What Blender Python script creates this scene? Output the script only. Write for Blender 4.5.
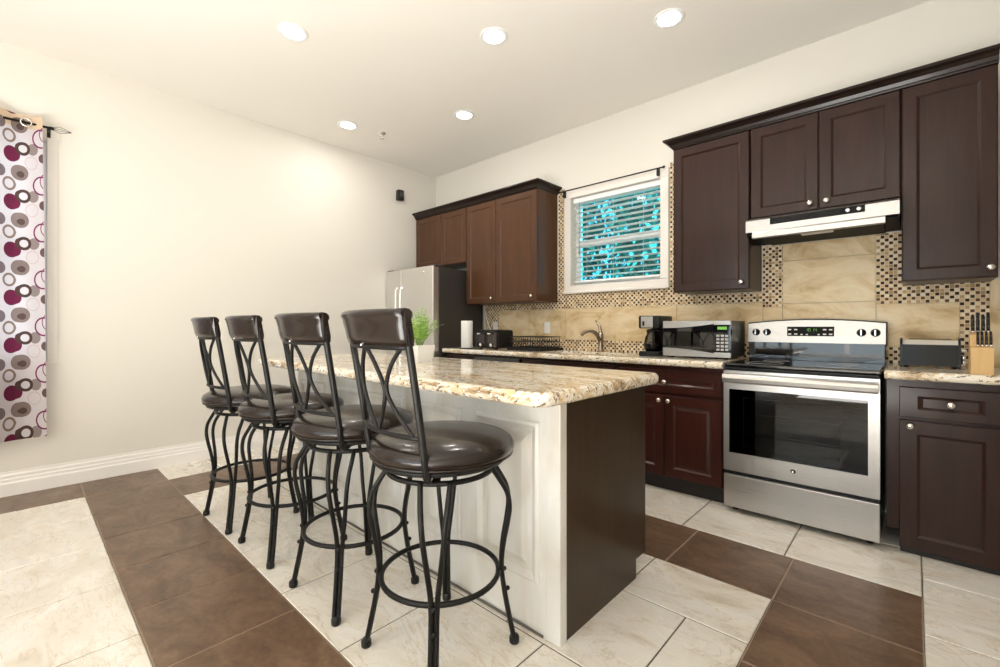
import bpy, bmesh, math, random
from mathutils import Vector, Matrix
random.seed(7)
PI = math.pi
sc = bpy.context.scene
col = sc.collection
for o in list(bpy.data.objects):
    bpy.data.objects.remove(o)

# ------------------------------------------------------------ camera
cd = bpy.data.cameras.new('camera'); cam = bpy.data.objects.new('camera', cd); col.objects.link(cam)
cam.location = (4.554, -3.697, 1.155)
cam.rotation_euler = (PI/2, 0, math.radians(42.81))
cd.sensor_width = 36; cd.lens = 16.105; cd.shift_y = -0.0064; cd.clip_start = 0.02
sc.camera = cam
# ------------------------------------------------------------ world, exposure
w = bpy.data.worlds.new('sky'); sc.world = w; w.use_nodes = True
bg = w.node_tree.nodes['Background']
bg.inputs[0].default_value = (0.72, 0.90, 1.0, 1); bg.inputs[1].default_value = 1.8
vs = sc.view_settings
vs.view_transform = 'Standard'; vs.look = 'None'; vs.gamma = 1; vs.use_curve_mapping = False
vs.exposure = 0.42
# ------------------------------------------------------------ daylight at the windows, added fill lights
def area(name, loc, rot, sx, sy, power, color=(1, 1, 1)):
    l = bpy.data.lights.new(name, 'AREA'); l.shape = 'RECTANGLE'; l.size = sx; l.size_y = sy
    l.energy = power; l.color = color
    o = bpy.data.objects.new(name, l); col.objects.link(o); o.location = loc; o.rotation_euler = rot
    return o
DAY = (0.93, 0.97, 1.0)
area('front_fill_light', (3.2, -6.75, 1.55), (-PI/2, 0, PI), 2.8, 1.9, 24, DAY)  # lamp outside the unseen front window, added to fill the room
slat_l = area('slat_fill_light', (2.45, 1.0, 3.75), (math.radians(-38), 0, 0), 1.6, 1.0, 650, (1.0, .98, .95))  # hidden above the window view, added to whiten the blind slats
area('daylight_side_window', (-0.25, -4.05, 1.65), (0, -PI/2, 0), 1.6, 0.9, 12, DAY)
area('ceiling_fill_light', (4.1, -4.9, .30), (PI, 0, 0), 1.2, 1.6, 85, (1.0, .985, .955))   # unseen uplights behind the camera, added to brighten the ceiling
area('ceiling_fill_light', (3.6, -5.7, .30), (PI, 0, 0), 1.6, 1.2, 85, (1.0, .985, .955))
CAN_POWER = 3.6; LENS_STRENGTH = 18.0; CAN_COLOR = (1.0, 0.96, 0.90)

# ============================================================ materials
def mat(name, color=(.8, .8, .8), rough=.5, metal=0.0, coat=0.0, spec=.5, coat_rough=.1, **k):
    m = bpy.data.materials.new(name); m.use_nodes = True
    b = m.node_tree.nodes['Principled BSDF']
    b.inputs['Base Color'].default_value = (*color, 1)
    b.inputs['Roughness'].default_value = rough
    b.inputs['Metallic'].default_value = metal
    b.inputs['Coat Weight'].default_value = coat
    b.inputs['Coat Roughness'].default_value = coat_rough
    b.inputs['Specular IOR Level'].default_value = spec
    return m
class NT:
    """small node helper"""
    def __init__(s, m): s.t = m.node_tree; s.b = s.t.nodes['Principled BSDF']
    def n(s, typ, **k):
        x = s.t.nodes.new(typ)
        for a, v in k.items(): setattr(x, a, v)
        return x
    def l(s, a, b): s.t.links.new(a, b)
    def coords(s, scale=(1, 1, 1), rot=(0, 0, 0), kind='Object'):
        c = s.n('ShaderNodeTexCoord'); mp = s.n('ShaderNodeMapping')
        mp.inputs['Scale'].default_value = scale; mp.inputs['Rotation'].default_value = rot
        s.l(c.outputs[kind], mp.inputs[0]); return mp.outputs[0]
    def noise(s, vec, scale, detail=4, rough=.55, dist=0.0):
        x = s.n('ShaderNodeTexNoise'); x.inputs['Scale'].default_value = scale
        x.inputs['Detail'].default_value = detail; x.inputs['Roughness'].default_value = rough
        x.inputs['Distortion'].default_value = dist
        s.l(vec, x.inputs['Vector']); return x.outputs[0]
    def ramp(s, fac, stops, interp='LINEAR'):
        r = s.n('ShaderNodeValToRGB'); r.color_ramp.interpolation = interp
        e = r.color_ramp.elements
        while len(e) < len(stops): e.new(0.5)
        for i, (p, c) in enumerate(stops):
            e[i].position = p; e[i].color = (*c, 1) if len(c) == 3 else c
        s.l(fac, r.inputs[0]); return r.outputs[0]
    def mix(s, fac, a, b, mode='MIX'):
        x = s.n('ShaderNodeMix', data_type='RGBA', blend_type=mode)
        for sock, v in ((0, fac), (6, a), (7, b)):
            if hasattr(v, 'is_output'): s.l(v, x.inputs[sock])
            elif isinstance(v, (int, float)): x.inputs[sock].default_value = v
            else: x.inputs[sock].default_value = (*v, 1)
        return x.outputs[2]
    def math(s, op, a, b=0.0):
        x = s.n('ShaderNodeMath', operation=op)
        for i, v in enumerate((a, b)):
            if hasattr(v, 'is_output'): s.l(v, x.inputs[i])
            else: x.inputs[i].default_value = v
        return x.outputs[0]
    def color(s, c): s.l(c, s.b.inputs['Base Color'])
    def rough(s, c): s.l(c, s.b.inputs['Roughness'])
    def bump(s, h, strength=.2, dist=.002):
        x = s.n('ShaderNodeBump'); x.inputs['Strength'].default_value = strength; x.inputs['Distance'].default_value = dist
        s.l(h, x.inputs['Height']); s.l(x.outputs[0], s.b.inputs['Normal'])

M = {}
def wallpaint(name, c):
    m = mat(name, c, .75, spec=.3); t = NT(m)
    v = t.coords(); n = t.noise(v, 90, 3); t.bump(n, .06, .002)
    return m
M['wall'] = wallpaint('wall_paint', (.745, .71, .645))
M['ceil'] = wallpaint('ceiling_paint', (.89, .855, .795))
M['trim'] = mat('white_trim_paint', (.86, .83, .79), .35)
M['casing'] = mat('window_casing_paint', (.85, .80, .74), .35)
M['white_metal'] = mat('white_painted_metal', (.9, .9, .9), .35)
def thin(name, c, f):
    m = mat(name, c, .4); t = NT(m); tr = t.n('ShaderNodeBsdfTranslucent'); tr.inputs[0].default_value = (*c, 1)
    ms = t.n('ShaderNodeMixShader'); ms.inputs[0].default_value = f; o = t.t.nodes['Material Output']
    t.l(t.b.outputs[0], ms.inputs[1]); t.l(tr.outputs[0], ms.inputs[2]); t.l(ms.outputs[0], o.inputs[0]); return m
M['slat'] = thin('thin_white_slat', (.93, .93, .92), .5)
M['vinyl'] = mat('white_vinyl', (.88, .87, .86), .35)
M['white_plastic'] = mat('white_plastic', (.87, .86, .83), .35)
M['tan_grout'] = mat('tan_grout', (.36, .27, .19), .9)
M['grout'] = mat('grey_grout', (.12, .105, .09), .9)

def tile_white():
    m = mat('cream_floor_tile', (.8, .74, .65), .28, spec=.45); t = NT(m)
    v = t.coords((1.2, 2.2, 1)); n = t.noise(v, 2.3, 6, .6, 1.2)
    c = t.ramp(n, [(.25, (.54, .46, .36)), (.42, (.72, .665, .585)), (.62, (.79, .75, .69))])
    v2 = t.coords((1, 2.4, 1), (0, 0, .5)); n2 = t.noise(v2, 1.6, 7, .62, 2.5)
    vein = t.ramp(n2, [(.485, (1, 1, 1)), (.5, (.82, .75, .65)), (.515, (1, 1, 1))])
    t.color(t.mix(1.0, c, vein, 'MULTIPLY'))
    t.rough(t.ramp(n, [(.2, (.34,)*3), (.8, (.22,)*3)]))
    return m
def tile_brown():
    m = mat('brown_floor_tile', (.1, .06, .035), .3, spec=.45); t = NT(m)
    v = t.coords((1, 1.7, 1), (0, 0, .4)); n = t.noise(v, 4.5, 8, .65, .8)
    c = t.ramp(n, [(.28, (.090, .050, .029)), (.5, (.165, .098, .060)), (.72, (.26, .165, .105))])
    n3 = t.noise(t.coords(), 60, 3); c = t.mix(.25, c, t.ramp(n3, [(.35, (.03, .018, .01)), (.65, (.17, .11, .07))]))
    t.color(c); t.rough(t.ramp(n, [(.2, (.42,)*3), (.8, (.26,)*3)]))
    return m
M['tile_white'] = tile_white(); M['tile_brown'] = tile_brown()

def wood(name, dark, light, rough=.36, coat=.28):
    m = mat(name, dark, rough, coat=coat, coat_rough=.14, spec=.15); t = NT(m)
    v = t.coords((9, 9, .8)); n = t.noise(v, 3.0, 5, .6, .6)
    t.color(t.ramp(n, [(.25, dark), (.75, light)]))
    return m
M['espresso'] = wood('espresso_wood', (.021, .0085, .006), (.036, .0145, .010))
M['espresso_lit'] = wood('lit_espresso_wood', (.062, .026, .0115), (.098, .041, .018))  # espresso wood of the left wall cabinets, brighter lighting put into the colour
M['mahogany'] = wood('dark_mahogany_wood', (.030, .0085, .006), (.052, .014, .0095))
M['crown'] = wood('dark_crown_wood', (.011, .006, .0045), (.020, .010, .007))
def panel_wood():
    m = mat('scuffed_end_panel', (.03, .015, .009), .34, coat=.12, coat_rough=.3, spec=.25); t = NT(m)
    n = t.noise(t.coords((10, 10, .8)), 3, 5, .6, .5)
    c = t.ramp(n, [(.25, (.030, .0165, .008)), (.75, (.050, .029, .014))])
    s = t.noise(t.coords((1, 6, 2)), 7, 8, .8)
    t.color(t.mix(t.ramp(s, [(.72, (0, 0, 0)), (.76, (.6, .6, .6))]), c, (.22, .17, .13)))
    return m
M['panel'] = panel_wood()
M['toe'] = mat('black_toe_kick', (.012, .009, .008), .6)

def white_panel():
    m = mat('white_panel_paint', (.77, .745, .70), .3); t = NT(m)
    n = t.noise(t.coords((2.2, 2.2, 1)), 2.2, 4, .5, .8)
    t.color(t.ramp(n, [(.35, (.61, .57, .50)), (.62, (.745, .73, .70))]))
    return m
M['white_panel'] = white_panel()

def granite():
    m = mat('gold_granite', (.8, .7, .5), .09, spec=.5); t = NT(m)
    v = t.coords((.40, 1.7, 1.7), (0, 0, .12))
    n = t.noise(v, 9, 9, .72, 1.0)
    c = t.ramp(n, [(.31, (.10, .065, .045)), (.39, (.40, .28, .17)), (.46, (.70, .57, .40)), (.53, (.82, .74, .60)), (.70, (.87, .83, .76))])
    n2 = t.noise(t.coords((.5, 1.4, 1.4)), 4.2, 6, .62, 1.4)
    c = t.mix(t.ramp(n2, [(.55, (0, 0, 0)), (.66, (.75, .75, .75))]), c, (.62, .39, .14))
    c = t.mix(t.ramp(t.noise(t.coords((.6, 1.3, 1.3)), 5, 6, .6, 1), [(.54, (0, 0, 0)), (.66, (.8,)*3)]), c, (.87, .85, .81))
    d = t.noise(t.coords(), 30, 4); dv = t.mix(.06, t.coords((.7, 1.2, 1.2)), d, 'ADD')
    vo = t.n('ShaderNodeTexVoronoi'); vo.inputs['Scale'].default_value = 95; t.l(dv, vo.inputs['Vector'])
    sp = t.n('ShaderNodeTexWhiteNoise'); t.l(vo.outputs['Color'], sp.inputs['Vector'])
    dk = t.ramp(sp.outputs[0], [(.0, (.08, .05, .035)), (.07, (.45, .26, .10)), (.13, (.92, .90, .86)), (.22, (.5, .5, .5))], 'CONSTANT')
    fac = t.ramp(sp.outputs[0], [(.0, (.8,)*3), (.22, (0, 0, 0))], 'CONSTANT')
    t.color(t.mix(fac, c, dk))
    return m
M['granite'] = granite()

def stone():
    m = mat('beige_stone_tile', (.6, .45, .26), .4, spec=.3); t = NT(m)
    n = t.noise(t.coords((1, 1, 1.8)), 3.4, 8, .62, 1.1)
    t.color(t.ramp(n, [(.30, (.45, .29, .13)), (.43, (.66, .49, .27)), (.56, (.77, .62, .40)), (.72, (.80, .69, .50))]))
    return m
M['stone'] = stone()
def mosaic():
    m = mat('mosaic_tile', (.6, .5, .35), .5, spec=.1); t = NT(m)
    c = t.n('ShaderNodeTexCoord'); sp = t.n('ShaderNodeSeparateXYZ'); t.l(c.outputs['Object'], sp.inputs[0])
    P = .0205
    fx = t.math('DIVIDE', sp.outputs[0], P); fz = t.math('DIVIDE', sp.outputs[2], P)
    ix = t.math('FLOOR', fx); iz = t.math('FLOOR', fz)
    par = t.math('PINGPONG', t.math('ADD', ix, iz), 1.0)
    cb = t.n('ShaderNodeCombineXYZ'); t.l(ix, cb.inputs[0]); t.l(iz, cb.inputs[1])
    wn = t.n('ShaderNodeTexWhiteNoise'); wn.noise_dimensions = '2D'; t.l(cb.outputs[0], wn.inputs['Vector'])
    light = t.ramp(wn.outputs[0], [(0, (.78, .64, .44)), (.35, (.66, .49, .29)), (.7, (.83, .72, .54)), (.88, (.42, .27, .14))], 'CONSTANT')
    dark = t.ramp(wn.outputs[0], [(0, (.040, .019, .010)), (.55, (.13, .062, .03)), (.82, (.50, .33, .17))], 'CONSTANT')
    tile = t.mix(par, light, dark)
    # the dark pieces are smaller, set in pale grout
    gx = t.math('ABSOLUTE', t.math('SUBTRACT', t.math('FRACT', fx), .5)); gz = t.math('ABSOLUTE', t.math('SUBTRACT', t.math('FRACT', fz), .5))
    g = t.math('MAXIMUM', gx, gz)
    lim = t.math('SUBTRACT', .46, t.math('MULTIPLY', par, .05))
    t.color(t.mix(t.math('GREATER_THAN', g, lim), tile, (.74, .62, .45)))
    return m
M['mosaic'] = mosaic()

def steel(name='brushed_steel', c=(.62, .60, .57), rough=.30, sc_=(1, 1, 160)):
    m = mat(name, c, rough, 1.0); t = NT(m)
    n = t.noise(t.coords(sc_), 3, 2); t.rough(t.ramp(n, [(.3, (rough-.06,)*3), (.7, (rough+.08,)*3)]))
    return m
M['steel'] = steel(c=(.47, .45, .43), rough=.33); M['fridge_steel'] = steel('fridge_steel', (.74, .73, .71), .36)
M['chrome'] = mat('chrome', (.85, .84, .82), .1, 1.0)
M['nickel'] = mat('satin_nickel', (.80, .76, .70), .25, 1.0)
M['bronze'] = mat('warm_nickel_faucet', (.36, .29, .225), .24, 1.0)
M['black'] = mat('black_plastic', (.010, .010, .010), .34, spec=.3)
M['toaster_black'] = mat('toaster_black', (.008, .008, .008), .14, spec=.2)
M['matte_black'] = mat('matte_black_panel', (.010, .010, .010), .6, spec=.15)
M['black_gloss'] = mat('black_glass', (.006, .006, .007), .05, coat=.6, coat_rough=.03)
M['charcoal'] = mat('charcoal_fridge_side', (.042, .037, .034), .36)
M['iron'] = mat('black_iron', (.008, .007, .0065), .42, spec=.28)
def leather():
    m = mat('dark_brown_leather', (.02, .011, .008), .25, spec=.32, coat=.22, coat_rough=.1); t = NT(m)
    n = t.noise(t.coords(), 160, 4); t.bump(n, .10, .001)
    n2 = t.noise(t.coords(), 7, 3); t.color(t.ramp(n2, [(.3, (.0085, .0048, .0034)), (.7, (.015, .0085, .006))]))
    return m
M['leather'] = leather()
M['oven_cavity'] = mat('oven_cavity', (.03, .03, .032), .4)
M['grey_print'] = mat('grey_print', (.45, .45, .45), .5)
M['paper'] = mat('paper_towel', (.88, .87, .85), .85)
M['pot'] = mat('white_ceramic', (.86, .85, .82), .3)
M['soil'] = mat('dark_soil', (.04, .028, .02), .9)
M['frond'] = mat('fern_green', (.20, .38, .05), .5)
M['frond_light'] = mat('fern_light_green', (.42, .60, .14), .5)
M['tree_leaf'] = mat('outdoor_leaf', (.05, .13, .10), .5, spec=.3)
M['bark'] = mat('bark', (.08, .06, .045), .9)
M['lawn'] = mat('lawn', (.06, .13, .04), .9)
M['block_wood'] = wood('pale_beech', (.60, .37, .15), (.72, .48, .22), .4, .2)
M['lamp_white'] = mat('off_white_lens', (.82, .79, .72), .4)
M['wire'] = mat('dark_wire', (.03, .028, .026), .35, .6)
def emis(name, c, s):
    m = mat(name, (0, 0, 0), .5); b = m.node_tree.nodes['Principled BSDF']
    b.inputs['Emission Color'].default_value = (*c, 1); b.inputs['Emission Strength'].default_value = s
    return m
M['lens'] = emis('lit_lens', (1.0, .96, .88), LENS_STRENGTH)
M['display'] = emis('green_display', (.28, .75, .10), .55)
def glass(name, tint, gl=.08):
    m = bpy.data.materials.new(name); m.use_nodes = True; t = m.node_tree; t.nodes.clear()
    o = t.nodes.new('ShaderNodeOutputMaterial'); mx = t.nodes.new('ShaderNodeMixShader'); a = t.nodes.new('ShaderNodeBsdfTransparent')
    g = t.nodes.new('ShaderNodeBsdfGlossy'); g.inputs['Roughness'].default_value = .02; a.inputs[0].default_value = (*tint, 1)
    f = t.nodes.new('ShaderNodeFresnel'); f.inputs[0].default_value = 1.45
    t.links.new(f.outputs[0], mx.inputs[0])
    t.links.new(a.outputs[0], mx.inputs[1]); t.links.new(g.outputs[0], mx.inputs[2]); t.links.new(mx.outputs[0], o.inputs[0])
    return m
M['pane'] = glass('window_glass', (.30, .82, .92)); M['clear'] = glass('clear_glass', (.95, .96, .96))
M['carafe'] = glass('smoky_glass', (.45, .42, .40)); M['oven_glass'] = glass('dark_oven_glass', (.34, .33, .32))

def curtain_mat(name, base, thinness):
    m = mat(name, (.8, .74, .73), .8, spec=.2); t = NT(m)
    c = t.n('ShaderNodeUVMap'); sp = t.n('ShaderNodeSeparateXYZ'); t.l(c.outputs[0], sp.inputs[0])
    W, H = .40, .323
    def wrap(v, c0, P):  # signed distance to the nearest repeat of c0
        a = t.math('DIVIDE', t.math('SUBTRACT', v, c0), P)
        return t.math('MULTIPLY', t.math('SUBTRACT', a, t.math('ROUND', a)), P)
    out = base
    circ = [(.085, .27, .045, .041, (.55, .38, .36)), (.36, .07, .066, .059, (.24, .05, .14)), (.35, .21, .05, 0, (.42, .42, .45)),
            (.29, .03, .04, 0, (.17, .13, .135)), (.16, .02, .052, 0, (.22, .165, .15)), (.155, .03, .022, 0, (.10, .065, .06)),
            (.225, .107, .046, .031, (.23, .165, .13)), (.075, .177, .04, 0, (.27, .22, .215)), (.21, .226, .053, 0, (.14, .018, .05)),
            (.14, .177, .046, .026, (.08, .045, .04)), (.012, .10, .066, .055, (.19, .02, .10)), (0, .235, .032, 0, (.13, .08, .08))]
    for (s_, t_, r, ri, c_) in circ:
        dx = wrap(sp.outputs[0], s_, W); dy = wrap(sp.outputs[1], t_, H)
        d = t.math('SQRT', t.math('ADD', t.math('MULTIPLY', dx, dx), t.math('MULTIPLY', dy, dy)))
        f = t.math('LESS_THAN', d, r)
        if ri: f = t.math('MULTIPLY', f, t.math('GREATER_THAN', d, ri))
        out = t.mix(f, out, c_)
    t.color(out)
    # thin cloth lets some daylight through
    tr = t.n('ShaderNodeBsdfTranslucent'); t.l(out, tr.inputs[0]); ms = t.n('ShaderNodeMixShader'); ms.inputs[0].default_value = thinness
    o = t.t.nodes['Material Output']; t.l(t.b.outputs[0], ms.inputs[1]); t.l(tr.outputs[0], ms.inputs[2]); t.l(ms.outputs[0], o.inputs[0])
    return m
M['curtain'] = curtain_mat('printed_curtain', (.62, .575, .60), .4)
M['curtain_head_shaded'] = curtain_mat('shaded_curtain_header', (.60, .46, .33), .05)  # header gets no backlight; that shade is put into its base colour

# ============================================================ mesh builder
ROOT = {}   # world offset of each thing
class MB:
    def __init__(s): s.v = []; s.f = []; s.mi = []; s.sm = []
    def add(s, vs, fs, mi=0, smooth=False, mx=None):
        k = len(s.v)
        s.v += [tuple(mx @ Vector(p)) if mx else tuple(p) for p in vs]
        for f in fs: s.f.append([i+k for i in f]); s.mi.append(mi); s.sm.append(smooth)
        return s
    def box(s, x0, x1, y0, y1, z0, z1, bev=0, mi=0, seg=2, mx=None):
        if x0 > x1: x0, x1 = x1, x0
        if y0 > y1: y0, y1 = y1, y0
        if z0 > z1: z0, z1 = z1, z0
        vs = [(x0, y0, z0), (x1, y0, z0), (x1, y1, z0), (x0, y1, z0), (x0, y0, z1), (x1, y0, z1), (x1, y1, z1), (x0, y1, z1)]
        fs = [(0, 3, 2, 1), (4, 5, 6, 7), (0, 1, 5, 4), (1, 2, 6, 5), (2, 3, 7, 6), (3, 0, 4, 7)]
        if bev:
            b = bmesh.new(); bv = [b.verts.new(p) for p in vs]
            for f in fs: b.faces.new([bv[i] for i in f])
            bmesh.ops.bevel(b, geom=b.edges[:], offset=min(bev, .49*min(x1-x0, y1-y0, z1-z0)), segments=seg, affect='EDGES', profile=.5)
            b.verts.index_update(); vs = [v.co[:] for v in b.verts]; fs = [[v.index for v in f.verts] for f in b.faces]; b.free()
        return s.add(vs, fs, mi, False, mx)
    def prism(s, poly, axis, a, b, mi=0, mx=None):
        """poly of 2D points extruded along an axis (0: poly is (y,z); 1: (x,z); 2: (x,y))"""
        n = len(poly)
        def P(p, t): return {0: (t, p[0], p[1]), 1: (p[0], t, p[1]), 2: (p[0], p[1], t)}[axis]
        vs = [P(p, a) for p in poly]+[P(p, b) for p in poly]
        fs = [(i, (i+1) % n, (i+1) % n+n, i+n) for i in range(n)]+[list(range(n))[::-1], list(range(n, 2*n))]
        return s.add(vs, fs, mi, False, mx)
    def lathe(s, prof, c=(0, 0, 0), axis='z', n=24, mi=0, smooth=True, mx=None):
        """profile of (radius, height); axis z, or -y (heights grow towards the viewer side)"""
        vs = []; fs = []
        for r, h in prof:
            for i in range(n):
                a = 2*PI*i/n; x, y = r*math.cos(a), r*math.sin(a)
                p = (x, y, h) if axis == 'z' else ((x, -h, y) if axis == '-y' else (h, x, y))
                vs.append((p[0]+c[0], p[1]+c[1], p[2]+c[2]))
        for j in range(len(prof)-1):
            for i in range(n): fs.append((j*n+i, j*n+(i+1) % n, (j+1)*n+(i+1) % n, (j+1)*n+i))
        s.add(vs, fs, mi, smooth, mx)
        k = len(s.v)-len(vs)
        if prof[0][0] > 1e-6: s.f.append([k+i for i in range(n)][::-1]); s.mi.append(mi); s.sm.append(False)
        if prof[-1][0] > 1e-6: s.f.append([k+(len(prof)-1)*n+i for i in range(n)]); s.mi.append(mi); s.sm.append(False)
        return s
    def tube(s, pts, r, n=8, closed=False, mi=0, mx=None, flat=1.0):
        pts = [Vector(p) for p in pts]; N = len(pts); rs = r if isinstance(r, (list, tuple)) else [r]*N
        vs = []; fs = []; up = None
        for i, p in enumerate(pts):
            if closed: t = pts[(i+1) % N]-pts[i-1]
            else: t = pts[min(i+1, N-1)]-pts[max(i-1, 0)]
            t.normalize()
            if up is None:
                up = Vector((0, 0, 1)) if abs(t.z) < .9 else Vector((0, 1, 0))
            a = up-t*up.dot(t); a.normalize(); up = a; b = t.cross(a)
            for k in range(n):
                an = 2*PI*k/n; vs.append(p+(a*math.cos(an)+b*math.sin(an)*flat)*rs[i])
        m = N if closed else N-1
        for i in range(m):
            j = (i+1) % N
            for k in range(n): fs.append((i*n+k, i*n+(k+1) % n, j*n+(k+1) % n, j*n+k))
        if not closed: fs += [list(range(n))[::-1], [(N-1)*n+k for k in range(n)]]
        return s.add(vs, fs, mi, True, mx)
    def ring(s, c, R, r, n=40, k=8, mi=0, mx=None):
        return s.tube([(c[0]+R*math.cos(2*PI*i/n), c[1]+R*math.sin(2*PI*i/n), c[2]) for i in range(n)], r, k, True, mi, mx)
    def sphere(s, c, r, mi=0, n=16, sz=1.0, mx=None):
        prof = [(max(r*math.sin(PI*i/8), 0 if i in (0, 8) else 0), -r*sz*math.cos(PI*i/8)) for i in range(9)]
        return s.lathe(prof, c, 'z', n, mi, True, mx)
    def panel_door(s, x0, x1, z0, z1, yf, fr=.057, thick=.02, rec=.009, mi=0, raised=False, frx=0):
        """framed door front facing -y, with a recessed panel"""
        fx = frx or fr
        def rect(i, y): return [(x0+i*(fx/fr if i >= fr else 1), y, z0+i), (x1-i*(fx/fr if i >= fr else 1), y, z0+i), (x1-i*(fx/fr if i >= fr else 1), y, z1-i), (x0+i*(fx/fr if i >= fr else 1), y, z1-i)]
        L = [rect(0, yf+thick), rect(0, yf+.003), rect(.003, yf), rect(fr, yf), rect(fr+.005, yf+.003), rect(fr+.013, yf+rec)]
        if raised: L += [rect(fr+.014, yf+rec), rect(fr+.034, yf+.004)]
        vs = [p for l in L for p in l]; fs = []
        for j in range(len(L)-1):
            for i in range(4): fs.append((j*4+i, j*4+(i+1) % 4, (j+1)*4+(i+1) % 4, (j+1)*4+i))
        k = (len(L)-1)*4; fs += [(k, k+1, k+2, k+3), (3, 2, 1, 0)]
        return s.add(vs, fs, mi)
    def build(s, name, mats, parent=None, uv=None):
        me = bpy.data.meshes.new(name)
        if parent is not None: off = ROOT[parent.name]
        else:
            xs = [p[0] for p in s.v]; ys = [p[1] for p in s.v]; zs = [p[2] for p in s.v]
            off = Vector(((min(xs)+max(xs))/2, (min(ys)+max(ys))/2, min(zs)))
        me.from_pydata([Vector(p)-off for p in s.v], [], s.f)
        if not isinstance(mats, (list, tuple)): mats = [mats]
        for m in mats: me.materials.append(m)
        me.polygons.foreach_set('material_index', s.mi); me.polygons.foreach_set('use_smooth', s.sm)
        if uv:
            ul = me.uv_layers.new(name='UVMap')
            for l in me.loops: ul.data[l.index].uv = uv[l.vertex_index]
        bm = bmesh.new(); bm.from_mesh(me); bmesh.ops.recalc_face_normals(bm, faces=bm.faces); bm.to_mesh(me); bm.free()
        me.update()
        o = bpy.data.objects.new(name, me); col.objects.link(o)
        if parent is not None: o.parent = parent; ROOT[o.name] = off
        else: o.location = off; ROOT[o.name] = off
        return o
def thing(name, loc, label, cat, group=None):
    o = bpy.data.objects.new(name, None); col.objects.link(o); o.location = loc; o.empty_display_size = .1
    ROOT[o.name] = Vector(loc); o['label'] = label; o['category'] = cat
    if group: o['group'] = group
    return o
def tag(o, label, cat, group=None):
    o['label'] = label; o['category'] = cat
    if group: o['group'] = group
    return o
def struct(o, label=None):
    o['kind'] = 'structure'
    if label: o['label'] = label
    return o
def spline(P, n=8, closed=False):
    """Catmull-Rom through the points"""
    P = [Vector(p) for p in P]; out = []; N = len(P)
    for i in range(N-1):
        a, b, c, d = P[max(i-1, 0)], P[i], P[i+1], P[min(i+2, N-1)]
        for k in range(n):
            t = k/n
            out.append(.5*((2*b)+(c-a)*t+(2*a-5*b+4*c-d)*t*t+(3*b-a-3*c+d)*t**3))
    out.append(P[-1]); return out
def B(*a, **k): return MB().box(*a, **k)
def dup(root, loc, rz, label):
    r = root.copy(); col.objects.link(r); r.location = loc; r.rotation_euler = (0, 0, rz); r['label'] = label
    for ch in list(root.children):
        c = ch.copy(); col.objects.link(c); c.parent = r
        for g in list(ch.children):
            d = g.copy(); col.objects.link(d); d.parent = c
    return r

# ============================================================ room shell
H = 3.097; XR = 4.945; YF = -6.5; WT = .14
WX0, WX1, WZ0, WZ1 = 2.085, 2.985, 1.56, 2.415           # back window opening
LY0, LY1, LZ0, LZ1 = -4.55, -3.55, .91, 2.50             # left window opening
def wall_with_hole(a0, a1, z0, z1, h, mk):
    m = MB(); ha0, ha1, hz0, hz1 = h
    for r in ((a0, ha0, z0, z1), (ha1, a1, z0, z1), (ha0, ha1, z0, hz0), (ha0, ha1, hz1, z1)): mk(m, *r)
    return m
struct(wall_with_hole(-WT, XR+WT, 0, H, (WX0, WX1, WZ0, WZ1), lambda m, a, b, c, d: m.box(a, b, 0, WT, c, d)).build('wall_back', M['wall']))
struct(wall_with_hole(YF, 0, 0, H, (LY0, LY1, LZ0, LZ1), lambda m, a, b, c, d: m.box(-WT, 0, a, b, c, d)).build('wall_left', M['wall']))
struct(B(XR, XR+WT, YF, 0, 0, H).build('wall_right', M['wall']))
FX0, FX1, FZ0, FZ1 = 1.8, 4.6, .6, 2.5
struct(wall_with_hole(-WT, XR+WT, 0, H, (FX0, FX1, FZ0, FZ1), lambda m, a, b, c, d: m.box(a, b, YF-WT, YF, c, d)).build('wall_front', M['wall']))
struct(B(-WT, XR+WT, YF-WT, WT, H, H+.1).build('ceiling', M['ceil']))

# ---- floor: grout bed plus tiles laid in cream fields and a brown band
fl = MB()
fl.box(0, XR, YF, 0, -.06, -.0035, mi=0)
G = .0055
def tile(x0, x1, y0, y1, mi):
    if mi == 2: fl.add([(x0, y0, -.0033), (x1, y0, -.0033), (x1, y1, -.0033), (x0, y1, -.0033)], [(0, 1, 2, 3)], 3)
    x0 = max(x0, 0); x1 = min(x1, XR); y0 = max(y0, YF); y1 = min(y1, 0)
    if x1-x0 < .02 or y1-y0 < .02: return
    a, b, c, d = x0+G/2, x1-G/2, y0+G/2, y1-G/2; e = .003
    fl.add([(a, c, -.003), (b, c, -.003), (b, d, -.003), (a, d, -.003), (a+e, c+e, 0), (b-e, c+e, 0), (b-e, d-e, 0), (a+e, d-e, 0)],
           [(4, 5, 6, 7), (0, 1, 5, 4), (1, 2, 6, 5), (2, 3, 7, 6), (3, 0, 4, 7)], mi)
def field(x0, x1, y0, y1, xj, yj, mi):
    xs = [x0]+sorted(x for x in xj if x0+.03 < x < x1-.03)+[x1]; ys = [y0]+sorted(y for y in yj if y0+.03 < y < y1-.03)+[y1]
    for i in range(len(xs)-1):
        for j in range(len(ys)-1): tile(xs[i], xs[i+1], ys[j], ys[j+1], mi)
WHITE, BROWN = 1, 2
A0, A1, B0, B1 = .41, .87, 4.11, 4.58      # brown columns
R0, R1, S0, S1 = -3.38, -2.92, -1.52, -1.06  # brown rows
bx = [2.23+.4585*k for k in range(-5, 7)]
field(0, A0, YF, R0, [], [R0-.46*k for k in range(1, 8)], BROWN)
field(0, 5, R0, R1, [A0]+bx, [], BROWN)
field(A0, XR, YF, R0, [2.41+.508*k for k in range(-4, 6)], [R0-1.0*k for k in range(1, 4)], WHITE)
field(0, A0, R1, 0, [], [-2.56+.508*k for k in range(6)], WHITE)
field(A0, A1, R1, S0, [], [R1+.46*k for k in range(1, 4)], BROWN)
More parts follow.
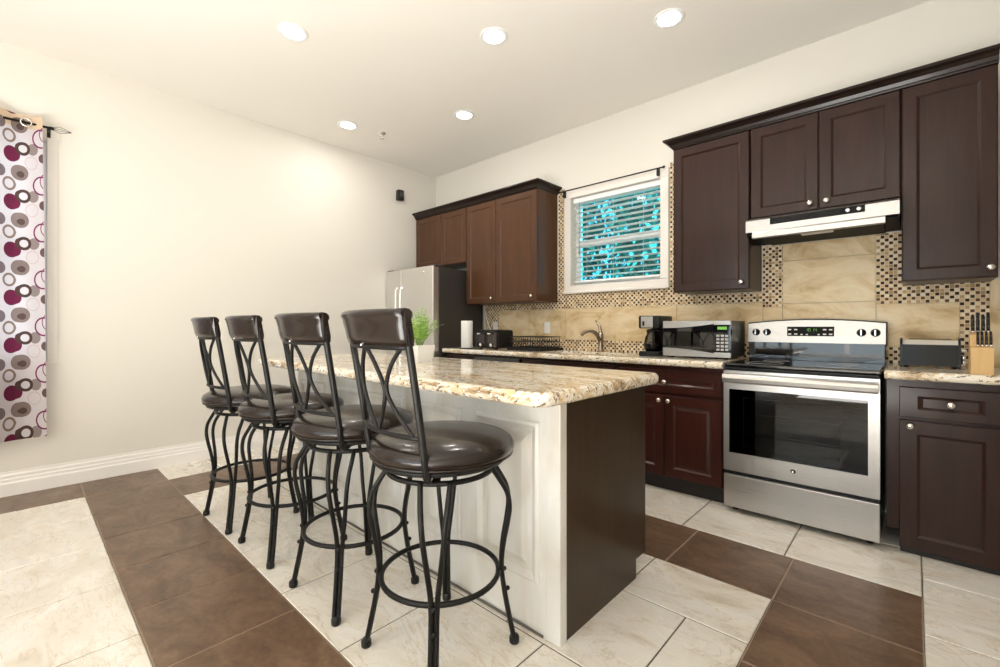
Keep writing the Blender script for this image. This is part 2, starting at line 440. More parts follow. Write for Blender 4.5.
field(0+A0, B0, S0, S1, [3.65-.46*k for k in range(8)], [], BROWN)
field(A0, 4.58, S1, 0, [4.07-.51*k for k in range(8)], [-.55], WHITE)
field(A1, B0, R1, -2.39, [3.05+.51*k for k in range(-5, 3)], [], WHITE)
field(A1, B0, -2.39, -1.885, [3.885-.51*k for k in range(7)], [], WHITE)
field(A1, B0, -1.885, S0, [3.60-.51*k for k in range(7)], [], WHITE)
field(B0, B1, R1, S0, [], [-1.99, -2.45], BROWN)
field(B0, B1, S0, S1, [], [], BROWN)
field(B1, XR, R1, 0, [], [-.37, -.87, -1.38, -1.89, -2.40], WHITE)
struct(fl.build('floor', [M['grout'], M['tile_white'], M['tile_brown'], M['tan_grout']]))

# ---- baseboards
def base_profile(): return [(0, 0), (.018, 0), (.018, .085), (.013, .095), (.013, .112), (.009, .120), (.009, .138), (.004, .150), (.004, .165), (0, .165)]
struct(MB().prism([(x, z) for x, z in base_profile()], 1, YF, -.86).build('baseboard_left', M['trim']))
struct(MB().prism([(XR-x, z) for x, z in base_profile()], 1, YF, -.72).build('baseboard_right', M['trim']))
struct(MB().prism([(YF+x, z) for x, z in base_profile()], 0, .02, XR-.02).build('baseboard_front', M['trim']))

# ---- back window
def casing_ring(x0, x1, z0, z1, wd, ya, yb, m=None):
    m = m or MB()
    for r in ((x0-wd, x1+wd, z1, z1+wd), (x0-wd, x1+wd, z0-wd, z0), (x0-wd, x0, z0, z1), (x1, x1+wd, z0, z1)):
        m.box(r[0], r[1], ya, yb, r[2], r[3], .004)
    return m
wn = casing_ring(WX0, WX1, WZ0, WZ1, .072, -.022, -.001)
wn.box(WX0-.08, WX1+.08, -.035, -.001, WZ0-.08, WZ0-.055, .006)
wn = struct(wn.build('window_1', M['casing']))
ROOT[wn.name] = wn.location.copy()
fr = MB()
for (a, b, c, d) in ((WX0+.001, WX0+.045, WZ0+.001, WZ1-.001), (WX1-.045, WX1-.001, WZ0+.001, WZ1-.001), (WX0+.045, WX1-.045, WZ0+.001, WZ0+.055), (WX0+.045, WX1-.045, WZ1-.05, WZ1-.001)):
    fr.box(a, b, .085, .13, c, d, .004)
fr.box(WX0+.045, WX1-.045, .082, .125, 1.955, 2.005, .004)
fr.build('window_sash', M['vinyl'], wn)
B(WX0+.03, WX1-.03, .105, .109, WZ0+.03, WZ1-.03).build('window_pane', M['pane'], wn)
B(2.62, 2.70, .07, .084, 1.603, 1.612, .002).build('sash_lift', M['casing'], wn)

bl = thing('window_blind', ((WX0+WX1)/2, .045, WZ0), 'white horizontal slat blind hanging inside the small kitchen window', 'blind')
B(WX0+.012, WX1-.012, .012, .075, WZ1-.052, WZ1-.004, .004).build('headrail', M['white_metal'], bl)
m = MB(); nsl = 15
for i in range(nsl):
    z = 1.645+.048*i
    m.prism([(.018, z+.001), (.043, z+.002), (.070, z-.003), (.070, z), (.043, z+.005), (.018, z+.004)], 0, WX0+.02, WX1-.02)
m.build('slats', M['slat'], bl)
B(WX0+.02, WX1-.02, .02, .068, 1.588, 1.606, .003).build('bottom_rail', M['white_metal'], bl)
for x in (2.25, 2.53, 2.82): MB().tube([(x, .016, 1.60), (x, .016, WZ1-.05)], .0012, 5).build('ladder_cord', M['white_plastic'], bl)
MB().tube([(2.17, .008, WZ1-.05), (2.17, .006, 1.86)], .004, 8).build('tilt_wand', M['clear'], bl)

rd = thing('curtain_rod', (2.53, -.06, 2.45), 'thin black curtain rod above the kitchen window between the cabinets', 'curtain rod')
MB().tube([(1.985, -.05, 2.485), (3.02, -.05, 2.485)], .006, 10).build('pole', M['iron'], rd)
for x in (2.03, 2.975):
    MB().box(x-.01, x+.01, -.052, -.0225, 2.425, 2.487, .003).build('bracket', M['iron'], rd)
for x, s in ((1.985, -1), (3.02, 1)): MB().sphere((x+s*.008, -.05, 2.485), .011).build('finial', M['iron'], rd)

# ---- left window (behind the curtain)
wl = MB()
for (a, b, c, d) in ((LY0-.07, LY1+.07, LZ1, LZ1+.07), (LY0-.07, LY0, LZ0-.02, LZ1), (LY1, LY1+.055, LZ0-.02, LZ1)):
    wl.box(.001, .006, a, b, c, d, .002)
wl.box(.001, .006, LY0-.07, LY1-.03, LZ0-.11, LZ0-.045, .002)
w2 = struct(wl.build('window_2', M['wall'])); ROOT[w2.name] = w2.location.copy()
B(-.02, .03, LY0-.09, LY1-.02, LZ0-.045, LZ0-.02, .006).build('window_sill', M['wall'], w2)
fr = MB()
for (a, b, c, d) in ((LY0+.001, LY0+.045, LZ0, LZ1-.001), (LY1-.045, LY1-.001, LZ0, LZ1-.001), (LY0+.045, LY1-.045, LZ0, LZ0+.05), (LY0+.045, LY1-.045, LZ1-.05, LZ1-.001), (LY0+.045, LY1-.045, 1.65, 1.70)):
    fr.box(-.12, -.08, a, b, c, d, .004)
fr.build('window_sash', M['vinyl'], w2)
B(-.102, -.098, LY0+.03, LY1-.03, LZ0+.03, LZ1-.03).build('window_pane', M['clear'], w2)
# ---- unseen front window, added behind the camera to light the room
w3 = MB()
for (a, b, c, d) in ((FX0-.08, FX1+.08, FZ1, FZ1+.08), (FX0-.08, FX1+.08, FZ0-.08, FZ0), (FX0-.08, FX0, FZ0, FZ1), (FX1, FX1+.08, FZ0, FZ1)):
    w3.box(a, b, YF+.001, YF+.022, c, d, .004)
w3 = struct(w3.build('added_window_3', M['trim'])); ROOT[w3.name] = w3.location.copy()
fr = MB()
for x in (FX0+.03, 2.73, 3.67, FX1-.03): fr.box(x-.028, x+.028, YF-.1, YF-.06, FZ0+.002, FZ1-.002, .004)
for z in (FZ0+.03, FZ1-.03): fr.box(FX0+.06, FX1-.06, YF-.1, YF-.06, z-.028, z+.028, .004)
fr.build('window_sash', M['vinyl'], w3)
B(FX0+.01, FX1-.01, YF-.082, YF-.078, FZ0+.01, FZ1-.01).build('window_pane', M['clear'], w3)

# ---- outdoors behind the kitchen window
struct(B(-8, 12, WT+.02, 14, -.12, -.06).build('ground', M['lawn']))
def tree(name, x, y, h, rw, n, label, seed):
    R = random.Random(seed)
    t = thing(name, (x, y, -.06), label, 'tree', None)
    MB().tube([(x, y, -.06), (x+.05, y, h*.4), (x-.04, y+.05, h*.85)], [.09, .07, .03], 10).build('trunk', M['bark'], t)
    m = MB()
    for i in range(n):
        a = R.uniform(0, 2*PI); u = R.uniform(-1, 1); rr = R.uniform(.35, 1)**.5
        c = Vector((x+rw*rr*math.cos(a)*math.sqrt(1-u*u*.6), y+.55*rw*rr*math.sin(a), h*.62+h*.42*u*rr))
        mx = Matrix.Translation(c) @ Matrix.Rotation(R.uniform(0, 6), 4, 'Z') @ Matrix.Rotation(R.uniform(-1.2, 1.2), 4, 'X')
        s_ = R.uniform(.06, .115)
        m.add([(0, -s_, 0), (s_*.45, -.2*s_, .01), (s_*.3, .6*s_, 0), (0, s_*1.1, -.02), (-s_*.3, .6*s_, 0), (-s_*.45, -.2*s_, .01)], [(0, 1, 2, 3, 4, 5)], 0, False, mx)
    m.build('foliage', M['tree_leaf'], t)
tree('garden_tree', .15, 2.1, 4.2, 1.0, 2600, 'leafy garden tree seen through the left half of the kitchen window', 3)
tree('garden_tree', 2.3, 2.1, 4.4, .95, 2400, 'leafy garden tree seen through the right half of the kitchen window', 5)
tree('hedge_bush', .5, 4.6, 6.0, 2.2, 4200, 'tall bush farther off between the two garden trees outside the window', 8)

# ============================================================ backsplash
bs = thing('tile_backsplash', (2.9, -.006, .93), 'beige stone and mosaic tile backsplash above the kitchen counter', 'backsplash')
ms = MB(); stn = MB()
def mos(x0, x1, z0, z1): ms.box(x0, x1, -.007, -.0005, z0, z1)
def sto(x0, x1, z0, z1, xj=()):
    xs = [x0]+[x for x in xj if x0 < x < x1]+[x1]
    for i in range(len(xs)-1): stn.box(xs[i]+.001, xs[i+1]-.001, -.009, -.0005, z0+.001, z1-.001, .002)
BX0 = .905
mos(BX0, 3.745, .932, 1.03); sto(1.12, 3.745, 1.03, 1.335, (1.56, 2.02, 2.57, 3.12)); mos(BX0, 1.12, 1.03, 1.335)
mos(BX0, 2.005, 1.335, 1.50); mos(2.005, 3.065, 1.335, 1.476); mos(3.065, 3.22, 1.335, 1.50)
mos(1.935, 2.008, 1.50, 2.52); mos(3.062, 3.215, 1.50, 2.52)
mos(3.22, 3.745, 1.335, 1.41)
mos(3.745, 3.868, 1.30, 1.74); sto(3.745, 3.868, .932, 1.30)
sto(3.868, 4.376, .932, 1.32); sto(3.868, 4.376, 1.32, 1.62); sto(3.868, 4.376, 1.62, 1.74)
mos(4.376, 4.747, 1.30, 1.74); sto(4.376, 4.747, 1.03, 1.30); mos(4.376, 4.747, .932, 1.03); mos(4.747, 4.862, .932, 1.42); sto(4.862, XR-.002, .932, 1.42)
ms.build('mosaic_band', M['mosaic'], bs); stn.build('stone_tiles', M['stone'], bs)

def outlet(x, z, label):
    o = thing('wall_outlet', (x, -.01, z-.06), label, 'outlet')
    B(x-.036, x+.036, -.016, -.0095, z-.06, z+.06, .003).build('cover_plate', M['white_plastic'], o)
    for dz in (-.026, .026): B(x-.017, x+.017, -.0185, -.0155, z+dz-.016, z+dz+.016, .002).build('socket', M['white_plastic'], o)
outlet(1.80, 1.15, 'white wall outlet on the stone tiles above the dish rack')
outlet(1.07, 1.155, 'white wall outlet behind the large black toaster near the fridge')

# ============================================================ cabinets
def knob(x, yf, z, parent, n='knob'):
    MB().lathe([(.005, 0), (.005, .012), (.013, .016), (.0165, .022), (.014, .028), (.006, .031), (.0001, .0315)], (x, yf, z), '-y', 16).build(n, M['nickel'], parent)
def upper(x0, x1, z0, z1, doors, wood_, label, knobs, fr=.057):
    t = thing('wall_cabinet', ((x0+x1)/2, -.17, z0), label, 'cabinet', 'wall cabinets')
    B(x0, x1, -.324, -.0105, z0, z1, .0015).build('body', wood_, t)
    for (a, b), k in zip(doors, knobs):
        d = MB().panel_door(a, b, z0+.004, z1-.004, -.345, fr).build('door', wood_, t)
        if k: knob(k[0], -.345, k[1], d)
    return t
ES, ES_LIT = M['espresso'], M['espresso_lit']
upper(.03, .938, 1.868, 2.475, [(.036, .502), (.508, .934)], ES_LIT, 'short brown wall cabinet with two doors above the fridge', [None, None])
upper(.942, 1.925, 1.402, 2.475, [(.946, 1.383), (1.389, 1.921)], ES_LIT, 'tall reddish brown double door wall cabinet left of the window', [(1.335, 1.455), (1.868, 1.455)])
upper(3.222, 3.738, 1.414, 2.485, [(3.225, 3.735)], ES, 'tall dark single door wall cabinet right of the window', [(3.69, 1.462)])
upper(3.744, 4.497, 1.880, 2.485, [(3.747, 4.118), (4.124, 4.494)], ES, 'short dark double door wall cabinet above the range hood', [(4.078, 1.925), (4.162, 1.925)])
upper(4.501, 4.865, 1.408, 2.485, [(4.505, 4.861)], ES, 'tall dark single door wall cabinet in the right corner above the knife block', [(4.836, 1.458)])
def crown(x0, x1, z, left, right, label):
    """stepped crown moulding with mitred returns"""
    prof = [(.0, 0), (.004, .008), (.010, .012), (.018, .030), (.034, .046), (.052, .054), (.055, .058), (.055, .070), (0, .070)]
    m = MB(); yf = -.346; n = len(prof); yb = -.0105
    A = []; Bq = []
    for d, h in prof:
        A.append((x0-(d if left else 0), yf-d, z+h)); Bq.append((x1+(d if right else 0), yf-d, z+h))
    m.add(A+Bq, [(i, (i+1) % n, (i+1) % n+n, i+n) for i in range(n)]+([] if left else [list(range(n))])+([] if right else [list(range(n, 2*n))]))
    for on, E_, x, s in ((left, A, x0, -1), (right, Bq, x1, 1)):
        if on:
            C_ = [(x+s*d, yb, z+h) for d, h in prof]
            m.add(E_+C_, [(i, (i+1) % n, (i+1) % n+n, i+n) for i in range(n)]+[list(range(n, 2*n))])
    m.box(x0, x1, yf+.002, yb, z, z+.068)
    return tag(m.build('crown_moulding', M['crown']), label, 'moulding')
crown(.03, 1.927, 2.476, False, True, 'dark crown moulding on top of the wall cabinets left of the window')
crown(3.220, 4.866, 2.486, True, False, 'dark crown moulding on top of the wall cabinets above the stove')

def base_body(t, x0, x1, wood_, toe=True, z0=.11):
    B(x0, x1, -.598, -.012, z0, .8865, .0015).build('body', wood_, t)
    if toe: B(x0+.001, x1-.001, -.55, -.53, .0005, z0).build('toe_kick', M['toe'], t)
YD = -.62
# cabinet beside the fridge
t = thing('base_cabinet', (1.14, -.3, 0), 'dark base cabinet next to the fridge behind the island', 'cabinet', 'base cabinets')
base_body(t, .925, 1.352, ES)
d = MB().panel_door(.93, 1.348, .70, .865, YD, .04).build('drawer', ES, t); knob(1.14, YD, .78, d)
d = MB().panel_door(.93, 1.348, .125, .685, YD).build('door', ES, t); knob(1.31, YD, .645, d)
# dishwasher
t = thing('dishwasher', (1.655, -.3, 0), 'black dishwasher under the counter below the dish rack', 'dishwasher')
B(1.357, 1.953, -.585, -.05, .0005, .885, .002).build('body', M['black'], t)
B(1.36, 1.95, -.625, -.586, .12, .745, .006).build('door', M['black'], t)
B(1.36, 1.95, -.632, -.586, .75, .868, .006).build('control_panel', M['black_gloss'], t)
B(1.52, 1.79, -.645, -.6325, .765, .785, .004).build('handle', M['black'], t)
# sink base
t = thing('base_cabinet', (2.42, -.3, 0), 'dark sink base cabinet below the faucet behind the island', 'cabinet', 'base cabinets')
for (a, b, c, d) in ((1.958, 1.976, -.598, -.012), (2.874, 2.892, -.598, -.012), (1.976, 2.874, -.598, -.580), (1.976, 2.874, -.03, -.012)):
    B(a, b, c, d, .11, .8865).build('side_panel', ES, t)
B(1.976, 2.874, -.58, -.03, .11, .13).build('bottom_shelf', ES, t)
B(1.959, 2.891, -.55, -.53, .0005, .11).build('toe_kick', M['toe'], t)
MB().panel_door(1.97, 2.885, .70, .865, YD, .04).build('false_drawer_front', ES, t)
for (a, b, k) in ((1.97, 2.424, 2.39), (2.43, 2.885, 2.464)):
    d = MB().panel_door(a, b, .125, .685, YD).build('door', ES, t); knob(k, YD, .645, d)
# cabinet left of the range
t = thing('base_cabinet', (3.275, -.3, 0), 'dark base cabinet with drawer and two doors left of the stove', 'cabinet', 'base cabinets')
base_body(t, 2.897, 3.655, M['mahogany'])
d = MB().panel_door(2.91, 3.645, .697, .852, YD, .05).build('drawer', M['mahogany'], t); knob(3.277, YD, .775, d)
for (a, b, k) in ((2.91, 3.266, 3.236), (3.272, 3.645, 3.304)):
    d = MB().panel_door(a, b, .115, .675, YD, .06, raised=True).build('door', M['mahogany'], t); knob(k, YD, .644, d)
# cabinet right of the range
t = thing('base_cabinet', (4.66, -.3, 0), 'dark base cabinet with one drawer and one door in the right corner', 'cabinet', 'base cabinets')
B(4.446, 4.940, -.598, -.012, .11, .8865, .0015).build('body', ES, t)
B(4.50, 4.940, -.596, -.57, .0005, .11).build('toe_kick', M['toe'], t)
d = MB().panel_door(4.497, 4.866, .697, .850, YD, .042, frx=.068).build('drawer', ES, t); knob(4.684, YD, .777, d)
d = MB().panel_door(4.497, 4.866, .03, .682, YD, .066).build('door', ES, t); knob(4.538, YD, .655, d)

# ---- counters
def slab_round(m, poly, z0, z1, r=.016, n=4, mi=0):
    """slab with eased top and bottom edges from a convex outline (counter-clockwise)"""
    N = len(poly)
    def inset(d):
        out = []
        for i in range(N):
            p, q, s_ = Vector(poly[i-1]), Vector(poly[i]), Vector(poly[(i+1) % N])
            e1 = (q-p).normalized(); e2 = (s_-q).normalized(); n1 = Vector((-e1.y, e1.x)); n2 = Vector((-e2.y, e2.x))
            k = 1+n1.dot(n2); out.append(q+(n1+n2)*(d/k))
        return out
    L = []
    for k in range(n+1):
        a = PI/2*k/n; L.append((r*(1-math.sin(a)), z0+r*(1-math.cos(a))))
    for k in range(n+1):
        a = PI/2*k/n; L.append((r*(1-math.cos(a)), z1-r*(1-math.sin(a))))
    vs = []
    for d, z in L: vs += [(p.x, p.y, z) for p in inset(d)]
    fs = []
    for j in range(len(L)-1):
        for i in range(N): fs.append((j*N+i, j*N+(i+1) % N, (j+1)*N+(i+1) % N, (j+1)*N+i))
    m.add(vs, fs, mi, True); k = len(m.v)-len(vs)
    m.f.append([k+i for i in range(N)][::-1]); m.mi.append(mi); m.sm.append(False)
    m.f.append([k+(len(L)-1)*N+i for i in range(N)]); m.mi.append(mi); m.sm.append(False)
CT0, CT1 = .888, .932
def edge_strip(m, x0, x1, y0, y1):     # front strip with rounded nose
    prof = [(y1, CT0), (y0+.012, CT0), (y0+.003, CT0+.006), (y0, CT0+.016), (y0, CT1-.016), (y0+.004, CT1-.006), (y0+.014, CT1), (y1, CT1)]
    m.prism(prof, 0, x0, x1)
c1 = MB()
SX0, SX1, SY0, SY1 = 2.08, 2.80, -.54, -.16
edge_strip(c1, .905, 3.660, -.655, SY0)
c1.box(.905, SX0, SY0, -.001, CT0, CT1); c1.box(SX1, 3.660, SY0, -.001, CT0, CT1); c1.box(SX0, SX1, SY1, -.001, CT0, CT1)
tag(c1.build('granite_countertop', M['granite']), 'long granite countertop along the back wall under the window', 'countertop')
c2 = MB(); edge_strip(c2, 4.440, 4.940, -.655, -.5); c2.box(4.440, 4.940, -.5, -.001, CT0, CT1)
tag(c2.build('granite_countertop', M['granite']), 'short granite countertop right of the stove under the toaster and knife block', 'countertop')
# sink basin (hangs below the counter)
sk = thing('kitchen_sink', (2.44, -.35, .72), 'stainless undermount sink set in the counter below the faucet', 'sink')
m = MB(); a, b, c, d = SX0-.01, SX1+.01, SY0-.01, SY1+.01
vs = [(a, c, .8868), (b, c, .8868), (b, d, .8868), (a, d, .8868), (SX0+.02, SY0+.02, .8868), (SX1-.02, SY0+.02, .8868), (SX1-.02, SY1-.02, .8868), (SX0+.02, SY1-.02, .8868),
      (SX0+.05, SY0+.05, .72), (SX1-.05, SY0+.05, .72), (SX1-.05, SY1-.05, .72), (SX0+.05, SY1-.05, .72)]
m.add(vs, [(0, 1, 5, 4), (1, 2, 6, 5), (2, 3, 7, 6), (3, 0, 4, 7), (4, 5, 9, 8), (5, 6, 10, 9), (6, 7, 11, 10), (7, 4, 8, 11), (8, 9, 10, 11)])
m.build('basin', M['steel'], sk)
MB().lathe([(.045, .721), (.045, .724), (.03, .7235), (.012, .722), (.0001, .722)], (2.44, -.35, 0)).build('drain', M['chrome'], sk)
# faucet
fc = thing('kitchen_faucet', (2.47, -.105, CT1), 'single handle nickel faucet beside the sink below the window', 'faucet')
MB().lathe([(.033, 0), (.033, .006), (.027, .012), (.023, .03), (.021, .08), (.024, .12), (.026, .15), (.020, .175), (.001, .18)], (2.47, -.105, CT1), 'z', 18).build('body', M['bronze'], fc)
sp_ = spline([(2.468, -.112, 1.03), (2.452, -.135, 1.085), (2.425, -.17, 1.115), (2.395, -.205, 1.118), (2.370, -.235, 1.10), (2.360, -.25, 1.08)], 6)
MB().tube(sp_, [.02-.005*math.sin(PI*i/(len(sp_)-1)*.5) for i in range(len(sp_))], 12).build('spout', M['bronze'], fc)
hp = spline([(2.47, -.105, 1.10), (2.458, -.10, 1.15), (2.435, -.095, 1.19), (2.41, -.09, 1.215)], 5)
MB().tube(hp, [.017-.009*i/(len(hp)-1) for i in range(len(hp))], 10).build('lever_handle', M['bronze'], fc)

# ============================================================ fridge
fg = thing('refrigerator', (.45, -.4, 0), 'stainless refrigerator with dark sides in the far corner', 'refrigerator')
B(.014, .886, -.675, -.03, .02, 1.785, .006).build('cabinet', M['charcoal'], fg)
for (a, b, hx) in ((.014, .314, .275), (.321, .886, .36)):
    d = B(a, b, -.762, -.678, .09, 1.80, .012).build('door', M['fridge_steel'], fg)
    hb = MB(); hb.tube(spline([(hx, -.765, .62), (hx, -.79, .64), (hx, -.803, .70), (hx, -.806, 1.1), (hx, -.803, 1.52), (hx, -.79, 1.58), (hx, -.765, 1.60)], 6), .0115, 10)
    hb.build('handle', M['chrome'], d)
    if a > .3: MB().lathe([(.017, 0), (.017, .003), (.012, .004), (.0001, .004)], (.73, -.762, 1.735), '-y', 18).build('emblem', M['chrome'], d)
MB().tube(spline([(.88, -.028, 1.44), (.93, -.022, 1.28), (.975, -.018, 1.16), (1.02, -.018, 1.12), (1.06, -.019, 1.13)], 8), .006, 8).build('power_cord', M['white_plastic'], fg)
B(.02, .88, -.70, -.66, .012, .082, .004).build('kick_grille', M['black'], fg)
for x in (.06, .84): B(x-.05, x+.05, -.74, -.62, 1.786, 1.812, .006).build('hinge_cover', M['charcoal'], fg)
for x in (.08, .82): MB().lathe([(.025, 0), (.025, .02), (.001, .02)], (x, -.6, 0), 'z', 12).build('foot', M['black'], fg)

# ============================================================ stove
X0, X1 = 3.668, 4.428
st = thing('electric_range', ((X0+X1)/2, -.34, 0), 'freestanding stainless electric range with black glass oven door', 'stove')
B(X0+.006, X1-.006, -.625, -.03, .03, .905, .003).build('body', M['black'], st)
cb = MB(); cb.box(X0, X1, -.645, -.03, .904, .928, .008)
cb.build('cooktop', M['black_gloss'], st)
for (x, y, r) in ((3.86, -.47, .10), (4.24, -.47, .115), (3.87, -.21, .075), (4.23, -.21, .09)):
    MB().ring((x, y, .9283), r, .0008, 40, 4).build('burner_ring', M['grey_print'], st)
B(X0+.006, X1-.006, -.668, -.626, .895, .9035, .003).build('front_trim', M['black'], st)
# oven door: frame, glass, handle
dr = MB(); ya, yb = -.67, -.628
wx0, wx1, wz0, wz1 = 3.703, 4.376, .375, .77
dz0, dz1 = .262, .885
for r in ((X0+.004, X1-.004, dz0, wz0), (X0+.004, X1-.004, wz1, dz1), (X0+.004, wx0, wz0, wz1), (wx1, X1-.004, wz0, wz1)):
    dr.box(r[0], r[1], ya, yb, r[2], r[3])
door = dr.build('oven_door', M['steel'], st)
B(wx0, wx1, -.667, -.664, wz0, wz1).build('door_glass', M['oven_glass'], door)
iv = MB(); iv.box(wx0, wx1, -.634, -.63, wz0, wz1)   # black print border behind the glass around the inner window
iv.build('inner_glass', M['black_gloss'], door)
fr = MB()
for (a, b, c, d) in ((3.775, 4.262, .715, .719), (3.775, 4.262, .415, .419), (3.775, 3.779, .415, .719), (4.258, 4.262, .415, .719)): fr.box(a, b, -.637, -.634, c, d)
fr.build('inner_window_frame', M['grey_print'], door)
rk = MB()
for z in (.50, .62): rk.tube([(3.785, -.640, z), (4.25, -.640, z)], .003, 6)
rk.build('oven_rack', M['steel'], door)
hd = MB()
hd.prism([(-.722, .822), (-.712, .812), (-.700, .812), (-.700, .862), (-.712, .866), (-.720, .858), (-.725, .842)], 0, X0+.010, X1-.010)
for x in (X0+.03, X1-.05): hd.box(x, x+.02, -.701, -.669, .825, .85)
hd.build('door_handle', M['steel'], door)
em = MB(); em.lathe([(.015, 0), (.015, .002), (.0125, .003), (.0125, .0018), (.0001, .0018)], (4.043, -.67, .327), '-y', 22)
e_ = em.build('emblem', M['chrome'], door)
MB().tube(spline([(4.035, -.6725, .331), (4.038, -.6725, .320), (4.046, -.6725, .319), (4.050, -.6725, .328), (4.044, -.6725, .334), (4.039, -.6725, .328)], 4), .0013, 5).build('emblem_mark', M['black'], e_)
B(X0+.004, X1-.004, -.668, -.628, .035, .238, .004).build('storage_drawer', M['steel'], st)
B(X0+.012, X1-.012, -.648, -.625, .238, .262).build('drawer_gap', M['black'], st)
for x in (X0+.05, X1-.05):
    for y in (-.58, -.1): MB().lathe([(.02, 0), (.02, .031), (.001, .031)], (x, y, 0), 'z', 12).build('levelling_foot', M['black'], st)
# backguard
B(X0+.004, X1-.004, -.085, -.03, .926, 1.055, .004).build('backguard_riser', M['black_gloss'], st)
n = 24; top = []
for i in range(n+1):
    u = i/n; top.append((X0+.002+(X1-X0-.004)*u, 1.178+.024*(1-(2*u-1)**2)))
poly = [(X0+.002, 1.050), (X1-.002, 1.050)]+top[::-1]
sh = Matrix.Identity(4); sh[1][2] = .14; sh[1][3] = -.14*1.05     # leans back slightly
pn = MB().prism(poly, 1, -.105, -.066, 0, sh)
cp = pn.build('control_panel', M['steel'], st)
tp = [(x, z) for x, z in top]; bar = MB()
bar.prism(top+[(x, z+.008) for x, z in top[::-1]], 1, -.098, -.05, 0, sh); bar.build('panel_cap', M['black'], st)
for (a, b) in ((X0-.004, X0+.006), (X1-.006, X1+.004)): B(a, b, -.086, -.022, 1.04, 1.186, .003).build('end_cap', M['black'], st)
def onp(z): return -.105+.14*(z-1.05)
for x in (3.722, 3.790, 4.310, 4.378):
    z = 1.120
    kb = MB().lathe([(.024, 0), (.024, .004), (.019, .008), (.018, .022), (.015, .025), (.0001, .025)], (x, onp(z), z), '-y', 20).build('knob', M['black'], cp)
    B(x-.0045, x+.0045, onp(z)-.032, onp(z)-.022, z-.018, z+.018, .002).build('knob_grip', M['chrome'], cp)
zz = 1.123
B(3.912, 4.172, onp(1.10)-.001, onp(1.15)+.006, 1.094, 1.158, .001).build('display_panel', M['matte_black'], cp)
yk = onp(1.10)-.0022
bt = MB()
for x in (3.927, 3.962, 4.122, 4.154):
    for z in (1.108, 1.138): bt.box(x-.009, x+.009, yk, yk+.002, z-.004, z+.004)
for x in (3.995, 4.025, 4.09): bt.box(x-.006, x+.006, yk, yk+.002, 1.102, 1.109)
bt.build('buttons', M['lamp_white'], cp)
dg = MB()
SEG = {'1': 'bc', '0': 'abcdef', '4': 'bcfg'}
def seg(x, z, ch):
    w_, h_, q = .011, .009, .0016
    S = {'a': (x, x+w_, z+2*h_, z+2*h_+q), 'g': (x, x+w_, z+h_, z+h_+q), 'd': (x, x+w_, z, z+q), 'f': (x, x+q, z+h_, z+2*h_), 'b': (x+w_-q, x+w_, z+h_, z+2*h_), 'e': (x, x+q, z, z+h_), 'c': (x+w_-q, x+w_, z, z+h_)}
    for k in SEG[ch]: a, b, c, d = S[k]; dg.box(a, b, yk, yk+.002, c, d)
for i, ch in enumerate('1014'): seg(4.018+.0155*i+(.004 if i > 1 else 0), 1.127, ch)
dg.build('clock_digits', M['display'], cp)

# ---- range hood
hd = thing('range_hood', (4.124, -.25, 1.73), 'slim stainless range hood under the cabinet above the stove', 'range hood')
hx0, hx1 = 3.750, 4.496
m = MB()
m.prism([(-.012, 1.8785), (-.35, 1.8785), (-.474, 1.844), (-.480, 1.838), (-.480, 1.765), (-.474, 1.765), (-.474, 1.836), (-.35, 1.872), (-.012, 1.872)], 0, hx0, hx1)
# lower lip, set in from the ends
m.prism([(-.474, 1.7655), (-.492, 1.762), (-.496, 1.755), (-.496, 1.724), (-.490, 1.720), (-.470, 1.720), (-.470, 1.7655)], 0, hx0+.040, hx1-.058)
m.build('hood_shell', M['steel'], hd)
u = MB()
pr_ = [(-.012, 1.870), (-.012, 1.745), (-.40, 1.735), (-.469, 1.750), (-.473, 1.80), (-.473, 1.834), (-.35, 1.868)]
u.prism(pr_, 0, hx0+.002, hx0+.008); u.prism(pr_, 0, hx1-.008, hx1-.002)
u.box(hx0+.008, hx1-.008, -.468, -.012, 1.748, 1.752)
u.box(hx0+.06, hx1-.07, -.458, -.05, 1.735, 1.7475, .004); u.build('underside', M['matte_black'], hd)
B(4.04, 4.20, -.468, -.37, 1.724, 1.7345, .004).build('light_lens', M['lamp_white'], hd)
for x in (3.965, 4.235): B(x-.012, x+.022, -.45, -.43, 1.730, 1.7348, .001).build('clip', M['chrome'], hd)
vo = B(3.888, 4.352, -.483, -.4802, 1.800, 1.840, .001).build('vent_strip', M['matte_black'], hd)
gl = MB()
for k in range(4): gl.box(3.90, 4.24, -.4845, -.483, 1.805+.009*k, 1.8075+.009*k)
gl.build('louvres', M['black'], vo)
sw = MB()
for x in (4.275, 4.325): sw.lathe([(.012, 0), (.012, .006), (.007, .008), (.001, .008)], (x, -.483, 1.820), '-y', 14)
sw.build('switches', M['chrome'], vo)

# ============================================================ counter things
# ---- microwave
mw = thing('microwave_oven', (3.39, -.25, CT1), 'silver and black microwave on the counter left of the stove', 'microwave')
a, b, y0, y1, z0, z1 = 3.172, 3.640, -.405, -.06, CT1+.012, 1.20
B(a, b, y0+.02, y1, z0, z1, .006).build('case', M['black'], mw)
def wavy(top):
    P = []; n = 14
    for i in range(n+1):
        u = i/n; x = a+(b-a-.11)*u
        P.append((x, (z1-.052+.030*u*u) if top else (z0+.058-.030*u*u)))
    return P
f = MB(); f.prism([(a, z1), *wavy(True), (b-.110, z1)], 1, y0-.002, y0+.02); f.prism([(a, z0), (b-.11, z0), *wavy(False)[::-1]], 1, y0-.002, y0+.02)
f.box(b-.109, b, y0-.002, y0+.02, z1-.03, z1, .002); f.box(b-.109, b, y0-.002, y0+.02, z0, z0+.036, .002)
f.build('silver_trim', M['steel'], mw)
B(a, b-.111, y0, y0+.018, z0+.005, z1-.005).build('door', M['black_gloss'], mw)
